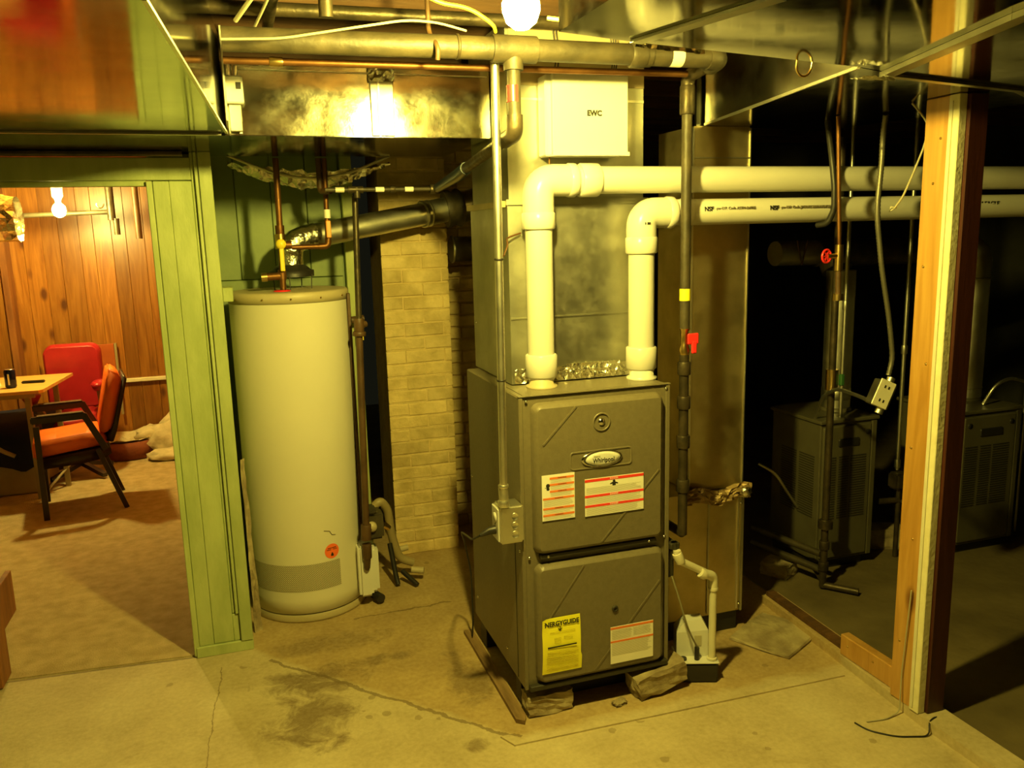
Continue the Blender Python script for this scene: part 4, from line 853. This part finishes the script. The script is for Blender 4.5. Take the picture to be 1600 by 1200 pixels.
pipe('yellow_cable', [(.43, 2.1, 2.36), (.45, 2.12, 2.25), (.52, 2.13, 2.205), (.615, 2.14, 2.20), (.68, 2.15, 2.165), (.70, 2.2, 2.16)], .005, 'wire_yellow', 'flat yellow cable looping down left of the bulb', 'cable', .05, 8)
pipe('yellow_cable', [(.74, 1.92, 2.13), (.80, 1.88, 2.115), (.88, 1.90, 2.095), (.97, 1.92, 2.10), (1.03, 1.9, 2.12)], .005, 'wire_yellow', 'yellow cable right of the bulb, along the trunk duct edge', 'cable', .05, 8)
pipe('wire_hook', [(.555, 1.85, 2.35), (.555, 1.85, 2.205), (.561, 1.85, 2.196), (.568, 1.85, 2.205), (.568, 1.85, 2.35)], .0022, 'wire_white', 'thin white wire loop hanging left of the bulb', 'wire', .01, 6)
pipe('wire_hook', [(1.24, 1.655, 2.01), (1.242, 1.662, 1.985), (1.255, 1.665, 1.972), (1.275, 1.67, 1.972), (1.288, 1.67, 1.985), (1.29, 1.666, 2.01)], .0028, 'brass', 'small brass coloured wire loop under the trunk duct back edge', 'wire', .012, 8)
pipe('header_dark_pipe', [(-1.7, 3.27, 1.945), (-.15, 3.26, 1.945)], .010, 'iron', 'dark pipe along the top of the green door header', 'pipe')

# ================================================================ BOILER ROOM (right)
def boiler(name, x0, x1, y0, y1, z1, label, fc, group=None):
    b = root(name, ((x0 + x1) / 2, (y0 + y1) / 2, 0), label, 'boiler')
    part('cabinet', MB().box(x0, x1, y0, y1, .06, z1, .004), 'boiler', b); part('top_cover', MB().box(x0 - .012, x1 + .012, y0 - .014, y1 + .01, z1 + .0005, z1 + .018, .004), 'boiler', b)
    part('base', MB().box(x0 + .02, x1 - .02, y0 + .03, y1, 0, .0595), 'black', b)
    part('front_panel', MB().plate(x0 + .012, x1 - .03, .075, z1 - .015, y0 - .0005, y0 - .010, .008, .004), 'boiler', b)
    part('corner_strip', MB().box(x1 - .026, x1, y0 - .010, y0 - .0005, .065, z1 - .004, .002), 'boiler', b)
    part('nameplate', MB().plate(x0 + (x1 - x0) * .30, x0 + (x1 - x0) * .68, z1 - .115, z1 - .075, y0 - .0105, y0 - .016, .008, .003), 'black', b)
    for fx in (.12, .84): part('latch', MB().lathe([(0, -.004), (.013, -.003), (.014, 0)], (x0 + (x1 - x0) * fx, y0 - .0105, z1 - .055 - .0 * fx), 'Y', 16), 'black', b)
    mb = MB(); n = 26
    for k in range(n):
        z = z1 - .165 - k * .0118
        for c0, c1 in ((.06, .27), (.32, .50), (.54, .82)): mb.box(x0 + (x1 - x0) * c0, x0 + (x1 - x0) * c1, y0 - .0125, y0 - .0106, z, z + .0055)
    part('louver_slots', mb, 'furnace_dark', b, kind='stuff')
    mb = MB()
    for k in range(26):
        z = z1 - .165 - k * .0118
        for c0, c1 in ((.10, .40), (.46, .78)): mb.box(x0 - .0022, x0 - .0004, y0 + (y1 - y0) * c0, y0 + (y1 - y0) * c1, z, z + .0055)
    part('side_louver_slots', mb, 'furnace_dark', b, kind='stuff')
    part('warning_tag', MB().box(x1 + .0004, x1 + .012, y0 + .02, y0 + .06, z1 - .15, z1 - .04), 'label', b); part('tag_edge', MB().box(x1 + .0125, x1 + .016, y0 + .02, y0 + .06, z1 - .12, z1 - .04), 'red_pl', b)
    part('flue_collar', MB().lathe([(.075, z1 + .019), (.072, z1 + .03), (.067, z1 + .034)], (*fc, 0), 'Z', 24), 'boiler', b)
    return b
boiler('boiler', 2.49, 2.80, 3.06, 3.42, .73, 'grey louvred boiler in the dark room, left of the stud', (2.715, 3.24))
boiler('boiler', 3.235, 3.60, 2.98, 3.38, .72, 'grey louvred boiler at far right, behind the stud', (3.485, 3.2))
f1 = root('boiler_flue', (2.715, 3.24, .77), 'round galvanized flue rising from the left boiler', 'flue pipe')
part('pipe', MB().tube([(2.715, 3.24, .765), (2.715, 3.24, 1.42)], .066, 28), 'pipe_zinc', f1); sleeve(f1, (2.715, 3.24, .80), (2.715, 3.24, .86), .068, 'zinc', 'joint_band')
part('flue_screw', MB().lathe([(0, -.005), (.006, 0)], (2.69, 3.175, .875), 'Y', 8), 'chrome', f1)
f2 = root('boiler_flue', (3.485, 3.2, .755), 'round galvanized flue with an elbow at its top, right of the stud', 'flue pipe')
part('pipe', MB().tube([(3.485, 3.2, .755), (3.485, 3.2, 1.36)], .072, 28), 'pipe_zinc', f2); part('elbow', MB().tube([(3.485, 3.2, 1.36), (3.485, 3.2, 1.50), (3.40, 3.3, 1.50)], .074, 24, .09, fseg=3), 'pipe_zinc', f2); sleeve(f2, (3.485, 3.2, 1.345), (3.485, 3.2, 1.36), .076, 'zinc', 'joint_band'); sleeve(f2, (3.485, 3.2, .80), (3.485, 3.2, .808), .075, 'zinc', 'joint_band')
f3 = root('horizontal_flue', (2.9, 3.37, 1.5), 'long dark horizontal flue above the boilers with one shiny section at its left end', 'flue pipe')
part('dark_run', MB().tube([(2.66, 3.36, 1.50), (3.45, 3.37, 1.49)], .066, 24), 'iron', f3); part('shiny_section', MB().tube([(2.42, 3.35, 1.505), (2.655, 3.355, 1.502)], .058, 24), 'pipe_zinc', f3)
part('strap', MB().tube([(2.50, 3.295, 1.565), (2.53, 3.292, 1.45)], .004, 6).tube([(2.56, 3.295, 1.565), (2.53, 3.292, 1.45)], .004, 6), 'rust', f3); part('down_collar', MB().tube([(2.715, 3.27, 1.42), (2.715, 3.30, 1.47)], .07, 24), 'iron', f3)
def vert(name, x, y, z0, z1, r, m, label, sl=(), cat='pipe', group=None):
    o = root(name, (x, y, z0), label, cat, group); part('pipe', MB().tube([(x, y, z0), (x, y, z1)], r, 12), m, o)
    for z in sl: sleeve(o, (x, y, z), (x, y, z + .04), r * 1.45, m)
    return o
bp = vert('boiler_gas_pipe', 2.405, 2.90, .02, 1.985, .0155, 'iron', 'dark vertical pipe in front of the left boiler, standing on the floor', (.10, .20, .30))
part('union_nut', MB().tube([(2.405, 2.90, .30), (2.405, 2.90, .335)], .034, 6), 'iron', bp); part('valve_body', MB().tube([(2.405, 2.90, .93), (2.405, 2.90, 1.02)], .026, 10), 'brass', bp); part('green_handle', MB().box(2.425, 2.445, 2.865, 2.885, .95, 1.0, .004), mat('green handle', (.03, .12, .03)), bp)
part('foot_run', MB().tube([(2.405, 2.90, .03), (2.50, 2.78, .03)], .015, 10).tube([(2.405, 2.90, .05), (2.46, 3.02, .05)], .014, 10), 'iron', bp)
for z, zz in ((.17, 'upper'), (.095, 'lower')): pipe('floor_pipe', [(2.405, 2.92, z), (2.29, 3.28, z + .02)], .016, 'iron_main', '%s of the two short pipes leading back from the dark vertical pipe near the floor' % zz, 'pipe')
cx, cy, cw = 2.014, 2.42, 1.527
cv = root('copper_valve_pipe', (cx, cy, 1.4), 'thin copper drop with a red wheel valve, hanging from the branch duct', 'pipe')
part('pipe', MB().tube([(1.985, cy, 1.998), (cx, cy, 1.55)], .0075, 12), 'copper', cv); part('valve_body', MB().tube([(cx, cy, 1.565), (cx, cy, 1.475)], .0145, 10).tube([(cx, cy, cw), (1.965, cy, cw)], .0085, 10), 'brass', cv)
part('lower_pipe', MB().tube([(cx, cy, 1.48), (2.018, cy, 1.385)], .010, 12), 'rust', cv); part('end_cap', MB().tube([(2.018, cy, 1.393), (2.018, cy, 1.37)], .019, 10), 'brass', cv)
mb = MB(); wx, wy = 1.958, cy - .004; ring = [(wx + .006 * math.cos(a), wy + .021 * math.cos(a), cw + .0225 * math.sin(a)) for a in [2 * PI * k / 16 for k in range(17)]]
ring = [(wx + .021 * math.cos(a), wy + .004 * math.cos(a), cw + .0225 * math.sin(a)) for a in [2 * PI * k / 16 for k in range(17)]]
mb.tube(ring, .0042, 6)
for k in range(3):
    a = PI * k / 3; mb.bar((wx + .020 * math.cos(a), wy + .004 * math.cos(a), cw + .021 * math.sin(a)), (wx - .020 * math.cos(a), wy - .004 * math.cos(a), cw - .021 * math.sin(a)), .0035, .005, (0, 1, 0))
part('wheel', mb, 'red_pl', cv, label='red valve wheel')
bx = root('flexible_conduit', (2.16, 2.4, 1.8), 'grey ribbed flexible conduit hanging down to the tilted outlet box', 'conduit')
part('conduit', MB().tube([(2.13, 2.36, 1.998), (2.158, 2.40, 1.93), (2.160, 2.4, 1.851), (2.149, 2.4, 1.677), (2.185, 2.4, 1.475), (2.232, 2.4, 1.289), (2.257, 2.4, 1.147), (2.242, 2.4, 1.085)], .0105, 10, .06, ribs=.0055), 'bx', bx)
ob = root('tilted_outlet_box', (2.22, 2.4, 1.0), 'tilted steel box with a pale duplex cover at the end of the flexible conduit', 'junction box')
om = Matrix.Translation((2.212, 2.392, 1.02)) @ Matrix.Rotation(.45, 4, 'Y') @ Matrix.Rotation(-.2, 4, 'Z') @ Matrix.Scale(.875, 4)
part('box_body', MB().box(-.032, .048, -.005, .05, -.055, .055, .004, m=om), 'zinc', ob); part('cover_plate', MB().box(-.036, .036, -.012, -.0055, -.058, .058, .002, m=om), 'pvc_old', ob)
mb = MB()
for z in (.03, -.03):
    for x in (-.009, .009): mb.box(x - .003, x + .003, -.0135, -.0122, z - .006, z + .006, m=om)
part('outlet_slots', mb, 'black', ob); part('connector', MB().tube([om @ Vector((.02, .02, .055)), om @ Vector((.02, .02, .080))], .015, 10), 'conduit', ob); part('connector', MB().tube([om @ Vector((.03, .02, -.055)), om @ Vector((.03, .02, -.08))], .015, 10), 'conduit', ob)
pipe('armored_whip', [(2.182, 2.405, .985), (2.21, 2.5, .989), (2.274, 2.7, .979), (2.36, 2.85, .935), (2.44, 3.0, .875), (2.505, 3.12, .750)], .0078, 'conduit', 'short armoured cable arching from the tilted box to the left boiler top', 'cable', .05, 8, ribs=.006)
pipe('armored_whip', [(3.44, 3.05, .742), (3.47, 3.02, .84), (3.56, 3.02, .87), (3.68, 3.04, .84)], .0085, 'conduit', 'short armoured cable arching over the far right boiler top', 'cable', .05, 8, ribs=.006)
pipe('armored_whip', [(2.33, 3.3, .50), (2.37, 3.22, .47), (2.42, 3.2, .38), (2.486, 3.2, .29)], .008, 'conduit', 'short armoured cable curving beside the left boiler side', 'cable', .05, 8, ribs=.006)
vert('thin_steel_pipe', 3.80, 3.12, .01, 2.299, .009, 'pipe_zinc', 'thin steel pipe at the extreme right, beside the far right boiler')
vert('dim_pipe', 2.98, 3.10, .45, 2.299, .010, 'pipe_zinc', 'thin pipe with small fittings between the left boiler and the stud', (.46, 1.02))
vert('dim_pipe', 2.62, 3.09, .749, 2.299, .009, 'conduit', 'thin steel pipe just behind the grey ribbed conduit', (1.25,))
vert('dim_pipe', 2.20, 3.40, .01, 2.299, .012, 'iron', 'faint dark pipe left of the left boiler', (.5, .9, 1.2))
vert('dim_pipe', 2.35, 3.6, .01, 2.299, .010, 'iron', 'second faint dark pipe left of the left boiler, further back', (.6, 1.0))
sp = root('gas_train', (2.98, 3.08, .4), 'dim cluster of valves below the thin pipe left of the stud', 'valve')
part('valve', MB().box(2.94, 3.02, 3.05, 3.12, .36, .44, .01).tube([(2.98, 3.08, .36), (2.98, 3.08, .009)], .012, 10).tube([(2.98, 3.08, .30), (2.88, 3.1, .30)], .014, 10), 'iron', sp)
part('flex_line', MB().tube([(2.98, 3.06, .30), (3.05, 3.04, .29), (3.09, 3.04, .25)], .008, 8, .02), 'conduit', sp)
rock('concrete_block', (3.03, 3.22, 0.0), (.30, .12, .11), -.35, 'pale concrete block on the floor between the boilers', seed=22, cat='block')
rock('concrete_block', (2.33, 3.12, 0.0), (.12, .14, .07), .5, 'small concrete block left of the left boiler, near the floor pipes', seed=23, cat='block')
cdr = root('pull_cord', (2.06, 2.1, 1.9), 'white string hanging aslant from the duct beside the stud', 'cord')
part('string', MB().tube([(2.02, 2.13, 1.998), (2.055, 2.12, 1.96), (2.062, 2.10, 1.925), (2.05, 2.10, 1.87), (2.01, 2.10, 1.78), (1.975, 2.10, 1.71), (1.945, 2.10, 1.678)], .0032, 8, .03), 'wire_white', cdr)
part('knot', MB().lathe([(0, -.01), (.007, -.006), (.008, 0), (.006, .008), (0, .011)], (2.06, 2.10, 1.922), 'Z', 10), 'white_rub', cdr); part('loose_end', MB().tube([(1.945, 2.10, 1.678), (1.93, 2.10, 1.672), (1.932, 2.10, 1.684), (1.955, 2.10, 1.682)], .0028, 6), 'wire_white', cdr)
fwr = root('floor_wire', (2.0, 1.95, .01), 'thin dark wire trailing on the floor at the foot of the stud', 'wire')
part('wire', MB().tube([(1.83, 2.02, .003), (1.84, 1.97, .003), (1.90, 1.91, .003), (2.0, 1.875, .003), (2.02, 1.90, .034), (2.05, 1.91, .038), (2.13, 1.93, .012)], .0028, 8, .03), 'black', fwr)
part('pale_wire', MB().tube([(1.87, 2.01, .003), (1.94, 2.0, .003), (2.005, 2.01, .01), (2.014, 2.02, .14), (2.0125, 2.0, .45)], .0025, 8, .02), 'wire_white', fwr)

# ================================================================ BACK ROOM FURNITURE
# orange chair (facing left)
oc = root('armchair', (-1.0, 5.6, .006), 'orange vinyl armchair with dark frame, facing left on the tan carpet', 'chair')
def prof(mb, pts, y0, y1, bev=.0):
    n = len(pts); vs = [(x, y0, z) for x, z in pts] + [(x, y1, z) for x, z in pts]
    fs = [list(range(n)), list(range(n, 2 * n))[::-1]] + [[i, n + i, n + (i + 1) % n, (i + 1) % n] for i in range(n)]
    bm = bmesh.new(); bv = [bm.verts.new(v) for v in vs]; [bm.faces.new([bv[i] for i in f]) for f in fs]
    if bev: bmesh.ops.bevel(bm, geom=bm.edges[:], offset=bev, segments=2, affect='EDGES', clamp_overlap=True)
    bm.verts.index_update(); mb.add([v.co.copy() for v in bm.verts], [[v.index for v in f.verts] for f in bm.faces], bool(bev)); bm.free(); return mb
YA, YB = 5.40, 5.79
part('seat', prof(MB(), [(-1.235, .375), (-1.238, .455), (-1.21, .488), (-1.10, .492), (-.95, .505), (-.86, .50), (-.825, .44), (-.83, .415), (-1.0, .405)], YA + .015, YB - .015, .012), 'orange_fab', oc)
part('backrest', prof(MB(), [(-.872, .515), (-.862, .485), (-.812, .50), (-.79, .54), (-.715, .80), (-.722, .835), (-.765, .872), (-.785, .868), (-.80, .82)], YA + .01, YB - .01, .012), 'orange_fab', oc)
part('back_shell', prof(MB(), [(-.838, .44), (-.800, .43), (-.772, .50), (-.686, .815), (-.705, .830), (-.79, .54), (-.81, .495)], YA, YB, .003), 'chair_frame', oc)
part('seat_frame', prof(MB(), [(-1.21, .315), (-1.21, .372), (-1.0, .392), (-.82, .405), (-.815, .36), (-.86, .335), (-1.0, .318)], YA, YB, .003), 'chair_frame', oc)
for y in (YA - .012, YB + .012):
    part('leg', MB().bar((-1.205, y, .006), (-1.200, y, .58), .032, .022, (1, 0, 0)), 'chair_frame', oc)
    part('leg', MB().bar((-.765, y, .006), (-.89, y, .40), .028, .02, (1, 0, 0)), 'chair_frame', oc)
    part('armrest', MB().box(-1.225, -.935, y - .02, y + .02, .598, .640, .006), 'chair_frame', oc)
    part('arm_top', MB().box(-1.19, -.945, y - .022, y + .022, .6405, .646, .002), 'rust', oc)
    part('arm_brace', MB().bar((-.945, y, .625), (-.845, y, .395), .036, .02, (1, 0, 0)), 'chair_frame', oc)
oc.rotation_euler.z = math.radians(10); oc.location = (-1.037, 5.63, .006)
# red chair
rc = root('armchair', (-1.15, 6.4, .006), 'red vinyl office armchair standing behind the table', 'chair')
part('backrest', MB().plate(-1.36, -.985, .46, .93, 6.62, 6.54, .07, .02), 'red_vinyl', rc)
part('seat', prof(MB(), [(-1.33, .40), (-1.33, .45), (-1.28, .475), (-1.05, .475), (-1.0, .45), (-1.0, .39), (-1.28, .37)], 6.18, 6.56, .02), 'red_vinyl', rc)
part('armrest', MB().lathe([(0, -.05), (.03, -.045), (.05, 0), (.03, .015), (0, .02)], (-.99, 6.38, .665), 'Z', 16, True, 1.1, 2.6), 'red_vinyl', rc)
part('armrest', MB().lathe([(0, -.05), (.03, -.045), (.05, 0), (.03, .015), (0, .02)], (-1.42, 6.38, .60), 'Z', 16, True, 1.1, 2.6), 'red_vinyl', rc)
part('arm_support', MB().bar((-.985, 6.40, .62), (-.975, 6.42, .42), .03, .05), 'grey_leg', rc); part('arm_support', MB().bar((-1.42, 6.4, .56), (-1.34, 6.4, .42), .03, .05), 'grey_leg', rc)
part('arm_support', MB().bar((-.975, 6.42, .42), (-1.06, 6.42, .385), .03, .05), 'grey_leg', rc)
part('stem', MB().tube([(-1.16, 6.38, .37), (-1.16, 6.38, .09)], .022, 12), 'chair_frame', rc)
for k in range(4): 
    a = PI / 4 + k * PI / 2; part('foot', MB().bar((-1.16, 6.38, .10), (-1.16 + .24 * math.cos(a), 6.38 + .24 * math.sin(a), .035), .028, .035), 'chair_frame', rc)
# table
tb = root('table', (-1.7, 6.1, .006), 'blond laminate table at the far left with a can on it', 'table')
part('tabletop', MB().prism([(-1.215, 5.775), (-1.236, 5.745), (-2.4, 5.745), (-2.4, 6.45), (-1.155, 6.43)], .722, .742), 'table', tb)
part('apron', MB().box(-2.36, -1.27, 5.79, 5.81, .69, .7215), 'grey_leg', tb)
part('leg', MB().bar((-1.33, 5.90, .006), (-1.335, 5.90, .72), .03, .045), 'grey_leg', tb); part('leg', MB().bar((-1.21, 6.13, .006), (-1.215, 6.13, .72), .03, .03), 'grey_leg', tb)
part('leg', MB().tube([(-1.66, 5.9, .72), (-1.64, 5.9, .55), (-1.55, 5.9, .36), (-1.45, 5.9, .30)], .014, 10, .06), 'grey_leg', tb); part('leg', MB().bar((-2.3, 6.3, .006), (-2.3, 6.3, .72), .03, .03), 'grey_leg', tb)
cn = root('drink_can', (-1.41, 5.93, .743), 'dark blue drink can on the table', 'can')
part('can_body', MB().lathe([(0, 0), (.026, 0), (.033, .010), (.033, .108), (.028, .118)], (-1.425, 5.93, .7425), 'Z', 24), 'can', cn); part('can_top', MB().lathe([(.028, .1181), (.0275, .122), (.025, .119), (0, .118)], (-1.425, 5.93, .7425), 'Z', 24), 'alu', cn)
part('can_print', MB().box(-1.432, -1.422, 5.895, 5.8965, .765, .835, .0), 'white_rub', cn)
solo('remote_control', MB().box(-1.40, -1.26, 6.06, 6.10, .7425, .758, .006, rot=-.1), 'black', 'flat black remote control lying behind the can', 'remote', org=(-1.33, 6.08, .7425))
solo('crumpled_napkin', MB().lathe([(0, .07), (.03, .062), (.045, .035), (.05, .0)], (-1.56, 6.05, .7425), 'Z', 9, False), 'white_rub', 'crumpled white paper on the table left of the can', 'paper', org=(-1.56, 6.05, .7425))
bxx = root('cardboard_box', (-1.5, 6.1, .006), 'grey cardboard box on the carpet under the table', 'box')
part('box_body', MB().box(-1.95, -1.335, 6.02, 6.5, .012, .25, .006), 'cardboard', bxx); part('lid', MB().box(-1.96, -1.325, 6.01, 6.51, .251, .285, .006), 'cardboard', bxx); part('flap_edge', MB().bar((-1.32, 6.0, .02), (-1.18, 6.16, .16), .006, .02), 'cardboard', bxx)
mb = MB(); pts = [(-2.1, 6.60, .36), (-1.36, 6.60, .40)]
nn = 16; vs = []
for i in range(nn + 1):
    u = i / nn; x = -2.1 + .85 * u
    vs += [(x, 6.62 + .02 * math.sin(9 * u), .47 + .02 * u), (x, 6.0 + .02 * math.sin(14 * u), .43 + .01 * math.sin(7 * u)), (x + .02 * math.sin(u * 20), 5.985, .16 + .10 * abs(math.sin(u * 4.0)))]
mb.add(vs, [[3 * i + j, 3 * i + j + 1, 3 * i + j + 4, 3 * i + j + 3] for i in range(nn) for j in range(2)], True)
clo = solo('navy_cloth', mb, 'navy', 'navy blue cloth draped over the cardboard box under the table', 'cloth', org=(-1.7, 6.3, .3)); sm = clo.modifiers.new('t', 'SOLIDIFY'); sm.thickness = .006
# stool between: wooden rack behind chair legs
pc = root('leaning_panel', (-1.0, 7.03, .55), 'red brown board with a grey edge leaning behind the red chair', 'board')
part('panel', MB().box(-1.18, -.955, 7.035, 7.06, .50, .862, .003), mat('red brown board face', (.42, .09, .015), (.5, .12, .02), .5), pc); part('edge_strip', MB().box(-.953, -.935, 7.025, 7.06, .30, .866, .002), 'grey_leg', pc)
pbd = root('pet_bed', (-.83, 6.88, .006), 'round brown pet bed with a cream lining beside the pine wall', 'pet bed')
part('bed_wall', MB().lathe([(.20, .006), (.225, .02), (.235, .09), (.215, .145), (.195, .135), (.185, .06), (0, .05)], (-.90, 6.84, 0), 'Z', 32, True, .95, .85), 'petbed', pbd)
part('lining', crumple(lambda u, v: ((-.90 + .205 * (.25 + .78 * v) * math.cos(u * 2 * PI), 6.84 + .18 * (.25 + .78 * v) * math.sin(u * 2 * PI), .10 + .055 * v), (0, 0, 1)), 24, 5, .02, 31), 'cream_cloth', pbd)
def fold(c, s, seed):
    rnd = random.Random(seed); bm = bmesh.new(); bmesh.ops.create_icosphere(bm, subdivisions=3, radius=1)
    for v in bm.verts:
        f = 1 + .16 * math.sin(15 * v.co.y + 3 * v.co.x + seed) * .5 + .13 * math.sin(7 * v.co.x + seed) * math.sin(6 * v.co.z + 2 * seed) + rnd.uniform(-.04, .04)
        v.co = Vector((c[0] + v.co.x * s[0] * f, c[1] + v.co.y * s[1] * f, max(c[2] + v.co.z * s[2] * f, .0062)))
    bm.verts.index_update(); mb = MB().add([v.co.copy() for v in bm.verts], [[v.index for v in f.verts] for f in bm.faces], True); bm.free(); return mb
bk = root('blanket', (-.6, 6.78, .006), 'cream fleece blanket heaped beside and over the pet bed', 'blanket')
mb = fold((-.60, 6.80, .12), (.17, .15, .15), 1); b2 = fold((-.72, 6.82, .17), (.13, .10, .07), 2); b3 = fold((-.58, 6.62, .04), (.18, .10, .05), 3); b4 = fold((-.52, 6.85, .22), (.14, .12, .10), 5)
for q in (b2, b3, b4): mb.add(q.v, q.f, True)
part('heap', mb, 'cream_cloth', bk)
# overhead pipes and foil duct in the back room
pipe('back_room_pipe', [(-2.4, 6.35, 1.80), (-.80, 6.35, 1.845), (-.78, 6.35, 1.85)], .016, 'iron_main', 'horizontal dark pipe behind the back room bulb', 'pipe')
bt2 = root('back_room_valve', (-.78, 6.3, 1.8), 'dark pipe tee hanging at the right end of the back room pipe', 'valve')
part('tee', MB().tube([(-.78, 6.33, 2.08), (-.78, 6.33, 1.79)], .026, 12).tube([(-.755, 6.33, 1.80), (-.755, 6.33, 1.69)], .02, 12), 'iron', bt2); part('ring', MB().tube([(-.84 + .022 * math.cos(a), 6.30, 1.90 + .03 * math.sin(a)) for a in [PI + PI * k / 8 for k in range(9)]], .005, 6), 'chrome', bt2)
part('stub', MB().tube([(-.62, 6.33, 2.08), (-.62, 6.33, 1.66)], .022, 12), 'rust', bt2)
fd = root('foil_duct', (-1.5, 5.6, 1.8), 'crinkled foil wrapped duct at the upper left of the back room', 'duct')
def fdf(u, v):
    a = 2 * PI * v; n = Vector((0, math.cos(a), math.sin(a))); return (Vector((-2.2 + .97 * u, 5.6 + .2 * u, 1.80)) + n * .12, n)
part('foil_wrap', crumple(fdf, 26, 22, .03, 17), 'foil', fd)
